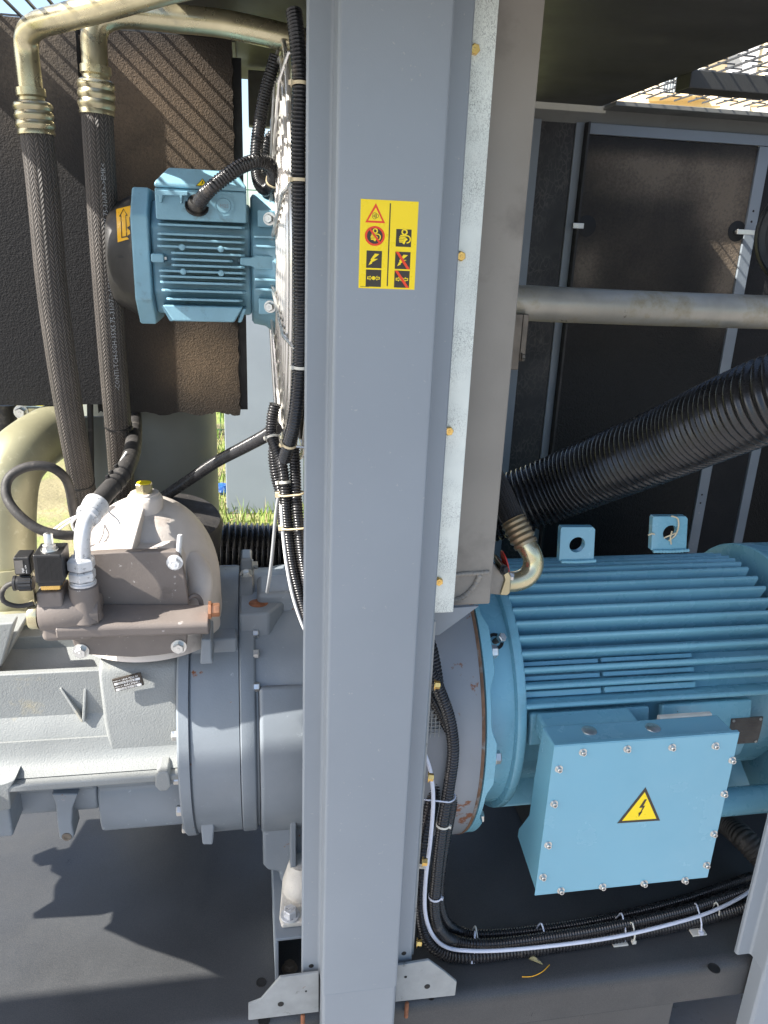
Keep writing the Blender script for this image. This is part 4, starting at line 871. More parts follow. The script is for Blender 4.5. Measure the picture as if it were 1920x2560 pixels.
for px, py in ((641, 1580), (641, 1632), (641, 1713)):
    best = None
    for k in range(720):
        a = R(k/2); p = V((-.005, AX+.293*math.cos(a), AZ+.293*math.sin(a))); v = p-CAM; yy = 1280-FPX*v.dot(_U)/v.dot(_F)
        if p.y < AX and (best is None or abs(yy-py) < best[0]): best = (abs(yy-py), p)
    bolt(bh, best[1]+V((.001, -.006, 0)), (1, 0, 0), .016, M['zinc'], h=.011, washer=False)
# boss with a rusty hole on top, lug and ribs
pb = P(646, 1508, Z=.79)
b = MB(); b.prism([(-.032, pb.y-.045), (.028, pb.y-.045), (.045, pb.y-.02), (.075, pb.y+.02), (.08, pb.y+.06), (-.032, pb.y+.06)], .66, .79, 'Z'); bs2 = ob('boss', b, M['cast_smooth'], bh, bev=.006, seg=3)
b = MB(); b.lathe([(.020, 0), (.0195, .0006), (.0, .0006)], (pb.x, pb.y, .7902), n=24); ob('hole', b, M['rust'], bs2)
b = MB(); b.box(.005, .25, pb.y+.0, pb.y+.10, .70, .812); ob('rib', b, M['cast_smooth'], bh, bev=.012, seg=3)
pz = P(690, 1478, Y=1.62)
b = MB(); b.box(-.03, -.004, 1.60, 1.66, .78, .84); l_ = ob('lug', b, M['cast_smooth'], bh, bev=.006); bolt(l_, (-.004, 1.62, .815), (1, 0, 0), .017, M['zinc']); bolt(l_, (-.017, 1.60, .80), (0, -1, 0), .02, M['zinc'])
# foot
foot_block(bh, ((655, 2040), (770, 2040), (770, 2230), (722, 2222), (702, 2205), (697, 2182), (670, 2178), (658, 2165)), 1.375, 1.50, name='foot', bev=.008)
pts = [(725, 2005), (741, 2012), (741, 2238), (764, 2243), (764, 2262), (727, 2262)]
foot_block(bh, pts, 1.335, 1.39, name='foot_rib', bev=.003)
# ventilated cover and conduit window on the motor side
gv = MB(); pa, pc = P(1040, 1780, Y=1.268), P(1086, 2040, Y=1.268)
z = pc.z
while z < pa.z: gv.box(pa.x-.02, pc.x, 1.266, 1.268, z, z+.0018); z += .0085
x = pa.x-.02
while x < pc.x: gv.box(x, x+.0018, 1.2645, 1.2662, pc.z, pa.z); x += .0085
ob('vent_mesh', gv, M['bracket'], bh, kind='stuff', flat=True)
# ---------------------------------------------------------------- mount bracket
mb_ = root('mount_bracket', P(720, 2440, Z=0), 'grey inverted channel bracket with white cast rubber mount on the deck', 'bracket')
ZB = .135; A_ = P(687, 2348, Z=ZB); B_ = P(678, 2182, Z=ZB)
b = MB(); b.box(A_.x, .20, A_.y, 1.60, ZB-.008, ZB); ch = ob('top_plate', b, M['frame'], mb_, bev=.003, seg=3)
b = MB(); b.box(A_.x, A_.x+.008, A_.y+.0005, 1.60, .0003, ZB-.0085); ob('side_plate', b, M['frame'], mb_, bev=.002)
p = P(722, 2300, Z=ZB)
b = MB(); b.prism([(p.x-.016, p.y-.022), (p.x+.05, p.y-.022), (p.x+.06, p.y+.14), (p.x-.005, p.y+.14), (p.x-.02, p.y)], ZB+.0004, ZB+.014, 'Z'); mt = ob('rubber_mount', b, M['mount'], mb_, bev=.005, seg=3)
b = MB(); b.lathe([(.045, 0), (.046, .02), (.035, .06), (.03, .075), (0, .075)], (p.x+.035, p.y+.07, ZB+.014), n=28); ob('mount_body', b, M['mount'], mt)
bolt(mt, (p.x+.003, p.y-.002, ZB+.014), (0, 0, 1), .026, M['galvfit'])
p = P(724, 2422, Z=0); bolt(mb_, (p.x, p.y, .0006), (0, 0, 1), .022, M['steel'])

# ---------------------------------------------------------------- inlet valve with dome and cover
iv = root('inlet_valve', (-.22, 1.5, .72), 'pale cast aluminium inlet valve dome with brown bolted front cover', 'valve')
IC = V((P(372, 1420, Y=1.50).x, 1.50, 0)); IR = .142
prof = []
zt_ = P(355, 1232, Y=1.49).z; zb_ = .735
for k in range(19):
    a = R(90*k/18); prof.append((max(0.0001, IR*math.sin(a)**.95), zb_+.10+(zt_-zb_-.112)*math.cos(a)**1.02))
prof += [(IR+.001, zb_+.06), (IR+.003, zb_+.03), (IR+.008, zb_+.022), (IR+.008, zb_), (0, zb_)]
b = MB(); b.lathe(prof[::-1], (IC.x, IC.y, 0), n=64); dome = ob('dome', b, M['alu'], iv, ang=60)
b = MB(); p = P(362, 1243, Y=1.47)
b.lathe([(.033, -.03), (.034, -.002), (.031, .004), (.028, .006), (.027, .010), (.0, .010)], (p.x, p.y, p.z), n=32); bs2 = ob('plug_boss', b, M['alu'], iv)
b = MB(); b.lathe([(.0165, 0), (.0165, .017), (.0150, .0185), (0, .0185)], (p.x, p.y, p.z+.0102), n=6); pl = ob('filler_plug', b, M['zinc_y'], iv)
b = MB(); b.lathe([(.0138, 0), (.0136, .0012), (0, .0014)], (p.x, p.y, p.z+.0288), n=28); ob('yellow_mark', b, M['yellow'], pl)
# rib from plug to cover
A_, B_ = V((p.x-.004, p.y-.030, p.z-.008)), P(318, 1376, Y=1.338)
b = MB(); w_ = .0075; d_ = V((0, .07, -.05))
b.add([A_+V((-w_, 0, 0)), A_+V((w_, 0, 0)), B_+V((w_*1.2, 0, 0)), B_+V((-w_*.6, 0, 0))]+[q+d_ for q in (A_+V((-w_*1.3, 0, 0)), A_+V((w_*1.3, 0, 0)), B_+V((w_*1.6, 0, 0)), B_+V((-w_*1, 0, 0)))],
      [(0, 1, 2, 3), (7, 6, 5, 4), (0, 4, 5, 1), (1, 5, 6, 2), (2, 6, 7, 3), (3, 7, 4, 0)]); ob('rib', b, M['alu'], iv, bev=.004, seg=3)
# bulge pipe at the right side of the dome
b = MB(); b.tube(cr([P(478, 1400, Y=1.43), P(500, 1440, Y=1.40), P(497, 1490, Y=1.39), P(488, 1520, Y=1.385)], .006), lambda l: .024, 20); ob('side_boss', b, M['alu'], iv)
b = MB(); b.tube(cr([P(468, 1500, Y=1.335), P(485, 1488, Y=1.34), P(500, 1498, Y=1.345), P(505, 1522, Y=1.35)], .004), .0045, 10); ob('spring_clip', b, M['alu_d'], iv)
# body behind the cover
b = MB(); b.prism([(P(x, y, Y=1.345).x, P(x, y, Y=1.345).z) for x, y in ((192, 1400), (240, 1388), (305, 1383), (440, 1384), (458, 1420), (463, 1560), (440, 1600), (230, 1604), (192, 1560))], 1.345, 1.42, 'Y'); ob('body', b, M['alu'], iv, bev=.01, seg=3)
cpts = ((172, 1398), (186, 1388), (236, 1384), (304, 1380), (440, 1379), (450, 1386), (462, 1440), (472, 1504), (469, 1560), (467, 1612), (460, 1624), (446, 1632), (395, 1639), (337, 1644), (270, 1641), (215, 1637), (197, 1630), (184, 1614), (174, 1580), (170, 1480))
b = MB(); b.prism([(P(x, y, Y=1.325).x, P(x, y, Y=1.325).z) for x, y in cpts], 1.325, 1.344, 'Y'); cov = ob('front_cover', b, M['alu_d'], iv, bev=.003, seg=3)
for px, py in ((437, 1406), (203, 1627), (447, 1616), (180, 1412)): bolt(cov, P(px, py, Y=1.325), (0, -1, 0), .0185, M['galvfit'] if py < 1500 else M['zinc'], h=.010)
p = P(447, 1378, Y=1.335); b = MB(); b.lathe([(.005, -.01), (.005, .028), (.004, .032), (0, .032)], p, (.12, 0, 1), n=14); ob('stud', b, M['galvfit'], iv)
# horizontal valve bar in front
x0_, x1_ = P(90, 1550, Y=1.26).x, P(519, 1530, Y=1.26).x
def bar_sec(zt, f): return [(1.3245, zt), (1.325-.035*f, zt-.003), (1.325-.062*f, zt-.012), (1.325-.066*f, zt-.018), (1.325-.064*f, zt-.034), (1.325-.05*f, zt-.041), (1.3245, zt-.041)]
b = MB(); s0_, s1_ = bar_sec(P(120, 1510, Y=1.325).z, 1.05), bar_sec(P(518, 1508, Y=1.325).z-.002, .8); n = len(s0_)
b.add([(x0_+.03, y, z) for y, z in s0_]+[(x1_, y, z) for y, z in s1_], [tuple(range(n)), tuple(range(2*n-1, n-1, -1))]+[(i, n+i, n+(i+1) % n, (i+1) % n) for i in range(n)])
br_ = ob('valve_bar', b, M['alu_d'], iv, bev=.003, seg=3)
zc = P(120, 1548, Y=1.26).z
b = MB(); b.lathe([(.028, 0), (.035, .003), (.037, .010), (.037, .05), (.034, .075), (.028, .10), (0, .10)], (x0_, 1.292, zc), (1, 0, 0), n=32); ob('bar_head', b, M['alu_d'], iv)
b = MB(); b.box(x0_+.004, P(237, 1590, Y=1.262).x, 1.262, 1.325, P(150, 1606, Y=1.262).z, zc); ob('lower_pad', b, M['alu_d'], iv, bev=.01, seg=3)
b = MB(); b.lathe([(0, -.016), (.024, -.016), (.026, -.012), (.026, 0), (0, 0)], (x0_, 1.285, zc-.002), (1, 0, 0), n=28); ob('end_plug', b, M['zinc_y'], iv)
zr = P(526, 1528, Y=1.28).z; b = MB(); b.lathe([(.016, 0), (.016, .005), (.0125, .006), (.0125, .018), (.011, .020), (0, .020)], (x1_, 1.285, zr), (1, 0, 0), n=6); ob('end_plug', b, M['copper'], iv)
pf = P(208, 1460, Y=1.285)
b = MB(); b.lathe([(.029, -.065), (.0255, -.045), (.0245, -.002), (.022, 0), (0, 0)], pf, (0, 0, 1), n=32); ob('port', b, M['alu_d'], iv)
# small pad left of the port, solenoid seat
pa, pc = P(88, 1482, Y=1.262), P(158, 1520, Y=1.262); b = MB(); b.box(pa.x, pc.x, 1.262, 1.32, pc.z, pa.z); ob('solenoid_seat', b, M['alu_d'], iv, bev=.004)
p = P(84, 1500, Y=1.25); bolt(iv, (pa.x, 1.28, (pa.z+pc.z)/2), (-1, 0, 0), .011, M['black'])
# ---------------------------------------------------------------- solenoid valve
sv = root('solenoid_valve', P(120, 1482, Y=1.28), 'black solenoid valve with square plug and steel nut on the brown valve bar', 'valve')
ys = 1.262
def bx(name, x0, y0, x1, y1, Y0, Y1, mm, par=None, bev=.003):
    a, c = P(x0, y0, Y=Y0), P(x1, y1, Y=Y0); b = MB(); b.box(a.x, c.x, Y0, Y1, c.z, a.z); return ob(name, b, mm, par or sv, bev=bev)
coil = bx('coil', 80, 1388, 160, 1458, ys-.012, ys+.045, M['black'])
for k in range(22):
    a = P(92, 1396, Y=ys-.0125); c = P(152, 1396, Y=ys-.0125); x = a.x+(c.x-a.x)*k/21; zz = P(120, 1452, Y=ys-.0125).z
    b = MB(); b.box(x-.0006, x+.0006, ys-.0132, ys-.0118, zz, a.z); ob('coil_ridge', b, M['black'], coil)
bx('plug_block', 31, 1394, 78, 1438, ys-.008, ys+.028, M['black'])
lp = bx('rating_plate', 35, 1402, 60, 1434, ys-.0088, ys-.0079, M['plate'], bev=0)
lb = text_mb('7W', P(62, 1432, Y=ys-.0085), (0, 0, 1), (-1, 0, 0), .0055); text_mb('max. 120V', P(68, 1433, Y=ys-.0085), (0, 0, 1), (-1, 0, 0), .0035, mb=lb); ob('print', lb, M['white'], sv, flat=True)
p = P(125, 1386, Y=ys+.012); bolt(sv, (p.x, p.y, P(120, 1388, Y=ys-.012).z+.0005), (0, 0, 1), .018, M['zinc'], name='nut', h=.008)
b = MB(); zt2 = P(120, 1388, Y=ys-.012).z; b.lathe([(.0075, 0), (.0075, .018), (.006, .020), (0, .020)], (p.x, p.y, zt2+.01), n=16); ob('spindle', b, M['zinc'], sv)
bx('top_bracket', 118, 1370, 158, 1390, ys+.035, ys+.06, M['black'])
bx('brass_seat', 99, 1462, 152, 1476, ys-.008, ys+.035, M['brass']); bx('base', 92, 1456, 156, 1466, ys-.010, ys+.04, M['black'])
bx('mounting_strap', 78, 1438, 86, 1512, ys-.006, ys+.012, M['zinc_y'], bev=.001)
pp = P(62, 1457, Y=ys); b = MB()
for k in range(12):
    a = R(30*k); b.lathe([(.004, 0), (.004, .020), (0, .021)], (pp.x-.008, pp.y+.010*math.cos(a), pp.z+.010*math.sin(a)), (1, 0, 0), n=8)
b.lathe([(.012, -.004), (.012, .022), (0, .022)], (pp.x-.008, pp.y, pp.z), (1, 0, 0), n=20); b.lathe([(.010, 0), (.013, .001), (.013, .005), (.009, .006)], (pp.x-.018, pp.y, pp.z), (1, 0, 0), n=20); ob('cable_nut', b, M['black'], sv)
cable('lead', Q((44, 1455, ys), (20, 1462, ys), (6, 1478, ys), (5, 1496, ys), (16, 1508, ys), (40, 1515, ys+.004), (62, 1514, ys+.008), (84, 1508, ys+.01)), .0042, M['rubber'], '', parent=sv)
# ---------------------------------------------------------------- hose with galvanised elbow to the bar
eh = root('oil_hose', pf, 'black oil hose with white galvanised elbow and nuts screwed into the valve bar', 'hose')
b = MB(); b.lathe([(.022, .0005), (.0225, .004), (.0205, .006), (.0205, .008)], pf, (0, 0, 1), n=28); ob('collar', b, M['galvfit'], eh)
b = MB(); b.lathe([(.020, .008), (.0235, .011), (.0235, .024), (.020, .027)], pf, (0, 0, 1), n=6); ob('nut', b, M['galvfit'], eh, bev=.0012)
b = MB(); b.lathe([(.020, .028), (.024, .031), (.024, .046), (.019, .051), (.013, .053)], pf, (0, 0, 1), n=6); ob('nut', b, M['galvfit'], eh, bev=.0012)
ep = [pf+V((0, 0, .045))]+Q((206, 1385, 1.285), (206, 1345, 1.285), (209, 1318, 1.29), (216, 1298, 1.30), (227, 1278, 1.315))
b = MB(); b.tube(cr(ep, .004), .0135, 22); ob('elbow', b, M['galvfit'], eh)
a_, c_ = ep[-2].lerp(ep[-1], .2), P(243, 1258, Y=1.335); ax_ = (c_-a_); Lf = ax_.length
b = MB(); b.lathe([(.0138, 0), (.020, .0), (.022, Lf*.2), (.019, Lf*.3), (.0205, Lf*.45), (.022, Lf*.7), (.022, Lf), (.016, Lf*1.02)], a_, ax_, n=26); ob('ferrule', b, M['galvfit'], eh)
hp = [a_.lerp(c_, .8)]+Q((262, 1236, 1.36), (290, 1205, 1.40), (315, 1170, 1.44), (330, 1130, 1.54), (335, 1090, 1.66), (336, 1050, 1.80), (334, 1020, 1.855), (330, 980, 1.862))
qh = cr(hp, .006); b = MB(); b.tube(qh, .0165, 22); ob('hose', b, M['rubber'], eh)
for px, py in ((262, 1238), (297, 1200), (327, 1140)): tie(eh, qh, P(px, py, Y=1.4), .0167, M['black'], (-.3, .2, 1), wide=.0015)
# loop of thin black hose at the left
b = MB(); ql = cr(Q((228, 1292, 1.46), (205, 1330, 1.40), (170, 1338, 1.39), (110, 1328, 1.39), (50, 1292, 1.40), (14, 1235, 1.42), (25, 1192, 1.44), (70, 1166, 1.45), (120, 1165, 1.46), (155, 1185, 1.47), (172, 1210, 1.48), (182, 1270, 1.52), (200, 1340, 1.56)), .008)
ql = cr(Q((186, 1338, 1.40), (150, 1337, 1.39), (95, 1322, 1.39), (45, 1285, 1.40), (16, 1240, 1.42), (22, 1195, 1.44), (65, 1168, 1.45), (120, 1166, 1.46), (155, 1186, 1.47), (172, 1215, 1.49), (182, 1270, 1.52), (196, 1340, 1.56)), .008)
b.tube(ql, .0088, 14); o = ob('control_hose', b, M['rubber']); tag(o, 'thin black rubber hose looping in front of the olive pipe', 'hose')
# loose white wires
ww = root('lead_wires', P(150, 1320, Y=1.41), 'loose twisted white lead wires between olive pipe and dome', 'wires')
for pts in (((128, 1328, 1.41), (160, 1305, 1.41), (190, 1290, 1.42), (215, 1280, 1.44)), ((140, 1330, 1.405), (170, 1308, 1.405), (200, 1290, 1.41), (218, 1282, 1.44)), ((186, 1330, 1.40), (180, 1308, 1.40), (196, 1290, 1.41)), ((262, 1262, 1.36), (272, 1280, 1.36), (292, 1297, 1.36), (300, 1310, 1.362)), ((262, 1242, 1.38), (285, 1200, 1.41), (292, 1170, 1.43), (316, 1130, 1.47))):
    b = MB(); b.tube(cr(Q(*pts), .004), .0019, 7); ob('wire', b, M['white'], ww)
# rubber mouth behind the dome
p = P(432, 1205, Y=1.66); b = MB(); b.lathe([(.10, -.1), (.105, 0), (.098, .012), (.06, .016), (0, .016)], (p.x, 1.66, p.z-.09), (.1, -.25, 1), n=40); o = ob('intake_boot', b, M['rubber']); tag(o, 'round dark rubber intake boot behind the pale dome', 'boot')

# ---------------------------------------------------------------- main electric motor
em = root('electric_motor', (.8, 1.6, .15), 'large ribbed blue electric motor with lifting lugs and terminal box', 'motor')
def proj(p):
    v = V(p)-CAM; z = v.dot(_F); return 960+FPX*v.dot(_R)/z, 1280-FPX*v.dot(_U)/z
def cyl(x, r, a): return V((x, AX-r*math.cos(a), AZ+r*math.sin(a)))      # a=0 faces the front, 90 deg = top
# mounting flange with lobes round the bolts
blt = [R(2), R(-38), R(42), R(82), R(-78), R(122), R(162), R(-118), R(-158)]
n = 180; rim = []
for k in range(n):
    a = 2*math.pi*k/n; dd = min(abs((a-t+math.pi) % (2*math.pi)-math.pi) for t in blt)
    w = max(0, min(1, (R(13)-dd)/R(4))); w2 = max(0, min(1, (R(13)-dd)/R(5))); rim.append((a, w2))
b = MB(); vs = []
for x, dr in ((.4565, 0), (.4565, .001), (.470, .001), (.474, -.004)): pass
secs = [(.4566, .340, 0), (.458, .3445, 0), (.4665, .3445, 0), (.4685, .341, 0), (.4685, .285, 0)]
for k, (x, r, _) in enumerate(secs):
    for a, w in rim:
        xx = x+(.012*w if k >= 2 else 0); vs.append(cyl(xx, r, a))
fs = [(j*n+i, j*n+(i+1) % n, (j+1)*n+(i+1) % n, (j+1)*n+i) for j in range(len(secs)-1) for i in range(n)]+[tuple(range(n))]
b.add(vs, fs); fl = ob('mounting_flange', b, M['blue'], em)
for t in blt[:5]: bolt(fl, cyl(.4805, .318, t), (1, 0, 0), .024, M['zinc'], h=.014)
b = MB(); b.lathe([(.29, .468), (.283, .474), (.283, .538), (.2, .538)], (0, AX, AZ), (1, 0, 0), n=80); nk = ob('end_shield', b, M['blue'], em)
# grease nipple on a bare patch
p = P(1255, 1603, Y=1.36); pa_ = None
best = min(((abs(proj(cyl(.508, .2835, R(k/2)))[1]-1603), k) for k in range(-40, 140)), key=lambda t: t[0])[1]; a_ = R(best/2)
nrm = V((0, -math.cos(a_), math.sin(a_)))
bb_ = MB(); bb_.lathe([(.019, 0), (.0188, .0007), (.012, .0007), (.0118, 0)], cyl(.508, .2836, a_), nrm, n=24, cap=False); ob('oil_ring', bb_, M['dark'], nk)
b = MB(); b.lathe([(.0065, -.01), (.0065, .022), (.0055, .022)], cyl(.508, .283, a_), nrm+V((.35, 0, 0)), n=12); gn = ob('grease_nipple', b, M['steel'], em)
bolt(gn, cyl(.508, .283, a_)+(nrm+V((.35, 0, 0))).normalized()*.020, nrm+V((.35, 0, 0)), .0175, M['zinc'], washer=False, name='cap', h=.011)
b = MB(); b.lathe([(.26, .536), (.288, .538), (.296, .5405), (.297, .543), (.297, .556), (.294, .560), (.26, .562)], (0, AX, AZ), (1, 0, 0), n=96, cap=False); ob('end_ring', b, M['blue'], em)
b = MB(); b.lathe([(0, .55), (.238, .55), (.238, 1.21), (.23, 1.22), (0, 1.22)], (0, AX, AZ), (1, 0, 0), n=96); ob('stator_frame', b, M['blue'], em)
def ang_for(px, py, r):
    best = None
    for k in range(-200, 1000):
        a = R(k/10); x = .7
        for _ in range(4):
            q = proj(cyl(x, r, a)); q2 = proj(cyl(x+.01, r, a)); x += (px-q[0])/(q2[0]-q[0])*.01
        e = abs(proj(cyl(x, r, a))[1]-py)
        if best is None or e < best[0]: best = (e, a)
    return best[1]
fin_y = [1375, 1388, 1406, 1429, 1454, 1481, 1513, 1547, 1584, 1624, 1666, 1709, 1759]
fang = []
for y in fin_y:
    a = ang_for(1411, y+4, .296)
    if fang and abs(a-fang[-1]) < R(2): a = fang[-1]-R(5)
    fang.append(a)
fang += [fang[0]+R(6.5)*k for k in range(1, 8)]
low = [R(-48)-R(6.5)*k for k in range(6)]
def fin(a, x0=.559, x1=1.195, r0=.228, r1=.297, th=.0056):
    n_ = V((0, -math.cos(a), math.sin(a))); t_ = V((0, math.sin(a), math.cos(a))); o_ = V((0, AX, AZ))
    b = MB(); prof = [(r0, -th*1.5), (r1-.004, -th), (r1-.001, -th*.6), (r1, 0), (r1-.001, th*.6), (r1-.004, th), (r0, th*1.5)]
    m_ = len(prof); vs = []
    for x, dr in ((x0, 0), (x1-.012, 0), (x1, .0)):
        for r, s_ in prof: vs.append(o_+V((x-(.012 if x == x1 and r < r1-.01 else 0), 0, 0))+n_*(r+dr)+t_*s_)
    fs = [(j*m_+i, j*m_+i+1, (j+1)*m_+i+1, (j+1)*m_+i) for j in range(2) for i in range(m_-1)]+[tuple(range(m_)), tuple(range(3*m_-1, 2*m_-1, -1))]
    b.add(vs, fs); return ob('fin', b, M['blue'], em, ang=50)
for a in fang+low: fin(a)
# flat lands and cast pads between the lower fins
for i in (8, 9, 10, 11):
    a0, a1 = fang[i]-R(1.6), fang[i+1]+R(1.6)
    if i == 8: a0 = (a0+a1)/2
    def land(x0, x1, r, name, mm, fr0=0., fr1=1.):
        b = MB(); vs = []; A0 = a0+(a1-a0)*fr0; A1 = a0+(a1-a0)*fr1
        for x in (x0, x1):
            for rr in (r-.01, r):
                for k in range(5): vs.append(cyl(x, rr, A0+(A1-A0)*k/4))
        fs = [(5+k, 6+k, 16+k, 15+k) for k in range(4)]+[(0, 1, 2, 3, 4, 9, 8, 7, 6, 5), (10, 15, 16, 17, 18, 19, 14, 13, 12, 11), (0, 5, 15, 10), (4, 14, 19, 9)]
        b.add(vs, fs); return ob(name, b, mm, em, bev=.002)
    land(.562, .745, .258, 'land', M['blue'], .25, .85); land(.752, .97, .259, 'cast_pad', M['blue'], .2, .8)
# smooth side below the fins with nameplate
aN = (R(9), R(-44)); 
def patch(x0, x1, A0, A1, r, name, mm, par, bev=.003, nn_=8, th=.02):
    b = MB(); m_ = nn_+1; vs = []
    for x in (x0, x1):
        for rr in (r-th, r):
            for k in range(m_): vs.append(cyl(x, rr, A0+(A1-A0)*k/nn_))
    fs = [(m_+k, m_+k+1, 3*m_+k+1, 3*m_+k) for k in range(nn_)]+[(2*m_+k, 2*m_+k+1, k+1, k) for k in range(nn_)]
    fs += [tuple(range(m_))+tuple(range(2*m_-1, m_-1, -1)), tuple(range(2*m_, 3*m_))+tuple(range(4*m_-1, 3*m_-1, -1)), (0, m_, 3*m_, 2*m_), (m_-1, 3*m_-1, 4*m_-1, 2*m_-1)]
    b.add(vs, fs); return ob(name, b, mm, par, bev=bev)
aE = fang[12]
pb1 = patch(.004, .27, R(34), R(-74), .3085, 'lower_wall', M['cast_smooth'], bh, .012, 20)
patch(.575, .85, aE-R(4), aE-R(20), .275, 'side_panel', M['blue'], em, .006)
patch(.88, 1.10, aE-R(4), aE-R(36), .274, 'side_panel', M['blue'], em, .006)
np_a0 = ang_for(1865, 1795, .276); np_a1 = ang_for(1865, 1858, .276)
pA, pB = P(1830, 1795, Y=AX-.275).x, P(1908, 1795, Y=AX-.275).x
npl = patch(pA, pB, np_a0, np_a1, .2765, 'nameplate', M['plate'], em, 0, 4, .004)
for x in (pA+.006, pB-.006):
    for a in (np_a0-R(1), np_a1+R(1)): bolt(npl, cyl(x, .2767, a), V((0, -math.cos(a), math.sin(a))), .006, M['zinc'], name='rivet', washer=False, h=.002)
b = MB()
for k in range(7):
    a = np_a0+(np_a1-np_a0)*(.14+k*.115); q = cyl(0, .2769, a); tt = V((0, math.sin(a), math.cos(a)))
    x = pA+.012
    while x < pB-.014:
        w = random.uniform(.004, .012); b.add([V((x, q.y, q.z)), V((min(x+w, pB-.01), q.y, q.z)), V((min(x+w, pB-.01), q.y, q.z))+tt*.0016, V((x, q.y, q.z))+tt*.0016], [(0, 1, 2, 3)]); x += w+.003
ob('engraving', b, M['steel'], npl, kind='stuff', flat=True)
b = MB(); b.tube([V((.86, AX-.285, .315)), V((1.2, AX-.285, .315))], .032, 20); ob('foot_rail', b, M['blue'], em)
# rear cowl
b = MB(); b.lathe([(.314, 1.243), (.318, 1.2415), (.321, 1.245), (.321, 1.50), (.28, 1.53), (0, 1.53)], (0, AX, AZ), (1, 0, 0), n=80); cw = ob('fan_cowl', b, M['blue'], em)
b = MB(); b.lathe([(.313, 1.2435), (.25, 1.262), (0, 1.264)], (0, AX, AZ), (1, 0, 0), n=60, cap=False); ob('cowl_inside', b, M['dark'], cw)
bolt(cw, cyl(1.27, .321, R(62)), (0, -.3, 1), .014, M['zinc'])
b = MB(); b.box(.72, 1.05, 1.46, 1.74, .002, .26); ob('feet', b, M['dark'], em, bev=.01)
# lifting lugs
def lug(x0, y0, x1, y1, hx, hy, hr, Y, label=None):
    pts = [(x0+3, y0), (x1-5, y0), (x1, y0+6), (x1-4, y1), (x0-4, y1), (x0, y0+6)]
    poly = [(P(x, y, Y=Y).x, P(x, y, Y=Y).z) for x, y in pts]; hc = P(hx, hy, Y=Y); n = 32
    out = []
    # ring of outer points matched by angle to the hole
    cx, cz = hc.x, hc.z
    def ray(a):
        d_ = (math.cos(a), math.sin(a)); best = 9
        for i in range(len(poly)):
            (ax_, az_), (bx_, bz_) = poly[i], poly[(i+1) % len(poly)]; ex, ez = bx_-ax_, bz_-az_
            den = d_[0]*ez-d_[1]*ex
            if abs(den) < 1e-9: continue
            t = ((ax_-cx)*ez-(az_-cz)*ex)/den; s_ = ((ax_-cx)*d_[1]-(az_-cz)*d_[0])/den
            if t > 0 and -1e-6 <= s_ <= 1+1e-6: best = min(best, t)
        return cx+d_[0]*best, cz+d_[1]*best
    angs = sorted(set([2*math.pi*k/n for k in range(n)]+[math.atan2(z-cz, x-cx) % (2*math.pi) for x, z in poly])); n = len(angs)
    b = MB(); vs = []
    for y in (Y, Y+.016):
        for a in angs: q = ray(a); vs.append((q[0], y, q[1]))
        for a in angs: vs.append((cx+hr*math.cos(a), y, cz+hr*math.sin(a)))
    fs = []
    for i in range(n):
        j = (i+1) % n
        fs += [(i, j, n+j, n+i), (2*n+i, 3*n+i, 3*n+j, 2*n+j), (i, 2*n+i, 2*n+j, j), (n+i, n+j, 3*n+j, 3*n+i)]
    b.add(vs, fs); o = ob('lifting_lug', b, M['blue_box'], em, bev=.0015)
    pw = P((x0+x1)/2, y1, Y=Y); wx = (poly[3][0]-poly[4][0])/2
    ob('weld', bead([V((pw.x-wx, Y-.002, pw.z)), V((pw.x, Y-.003, pw.z-.001)), V((pw.x+wx, Y-.002, pw.z))], .004), M['blue'], o)
    return hc
lug(1402, 1318, 1488, 1402, 1443, 1362, .0178, 1.47)
hc2 = lug(1632, 1291, 1720, 1376, 1676, 1332, .0170, 1.47)
st = root('string_knot', hc2, 'frayed string knotted through the lifting lug of the blue motor', 'string')
for pts in (((1678, 1290, 1.468), (1694, 1296, 1.462), (1696, 1318, 1.464), (1688, 1338, 1.468), (1672, 1352, 1.468)), ((1660, 1345, 1.467), (1676, 1338, 1.463), (1692, 1332, 1.468)), ((1680, 1328, 1.466), (1676, 1344, 1.463), (1678, 1360, 1.465)), ((1620, 1338, 1.468), (1630, 1334, 1.466), (1636, 1336, 1.468))):
    b = MB(); b.tube(cr(Q(*pts), .003), .0017, 7); ob('strand', b, M['tie_y'], st)
# terminal box
TY = 1.185
TA, TB, TC, TD = P(1386, 1862, Y=TY), P(1846, 1838, Y=TY), P(1770, 2200, Y=TY), P(1338, 2233, Y=TY)
tx0, tx1, tz0, tz1 = (TA.x+TD.x)/2, (TB.x+TC.x)/2, (TC.z+TD.z)/2, (TA.z+TB.z)/2
b = MB(); b.prism([(TY+.0035, tz0+.004), (TY+.0035, tz1-.004), (1.258, tz1-.004), (1.268, .46), (1.270, .368), (1.316, .292), (1.318, .268)], tx0+.003, tx1-.003, 'X'); tbx = ob('terminal_box', b, M['blue_box'], em, bev=.004, seg=3)
b = MB(); b.box(tx0, tx1, TY, TY+.003, tz0, tz1); cvr = ob('lid', b, M['blue_box'], tbx, bev=.0012)
b = MB(); b.box(tx0, tx1, TY-.0005, TY+.009, tz1+.0003, tz1+.003)
lidtop = ob('lid_lip', b, M['blue_box'], tbx, bev=.0015)
for px, py in ((1457, 1880), (1568, 1872), (1680, 1868), (1788, 1864), (1830, 1900), (1810, 1984), (1784, 2084), (1766, 2162), (1712, 2200), (1610, 2208), (1506, 2216), (1402, 2226), (1357, 2192), (1370, 2112), (1385, 2009), (1397, 1922)):
    bolt(cvr, P(px, py, Y=TY), (0, -1, 0), .0105, M['zinc'], name='screw', h=.007, socket=True)
q = [P(x, y, Y=TY-.0002) for x, y in ((1614, 1968), (1543, 2058), (1650, 2051))]; tri_sign(cvr, q, (0, -1, 0), M['sticker'])
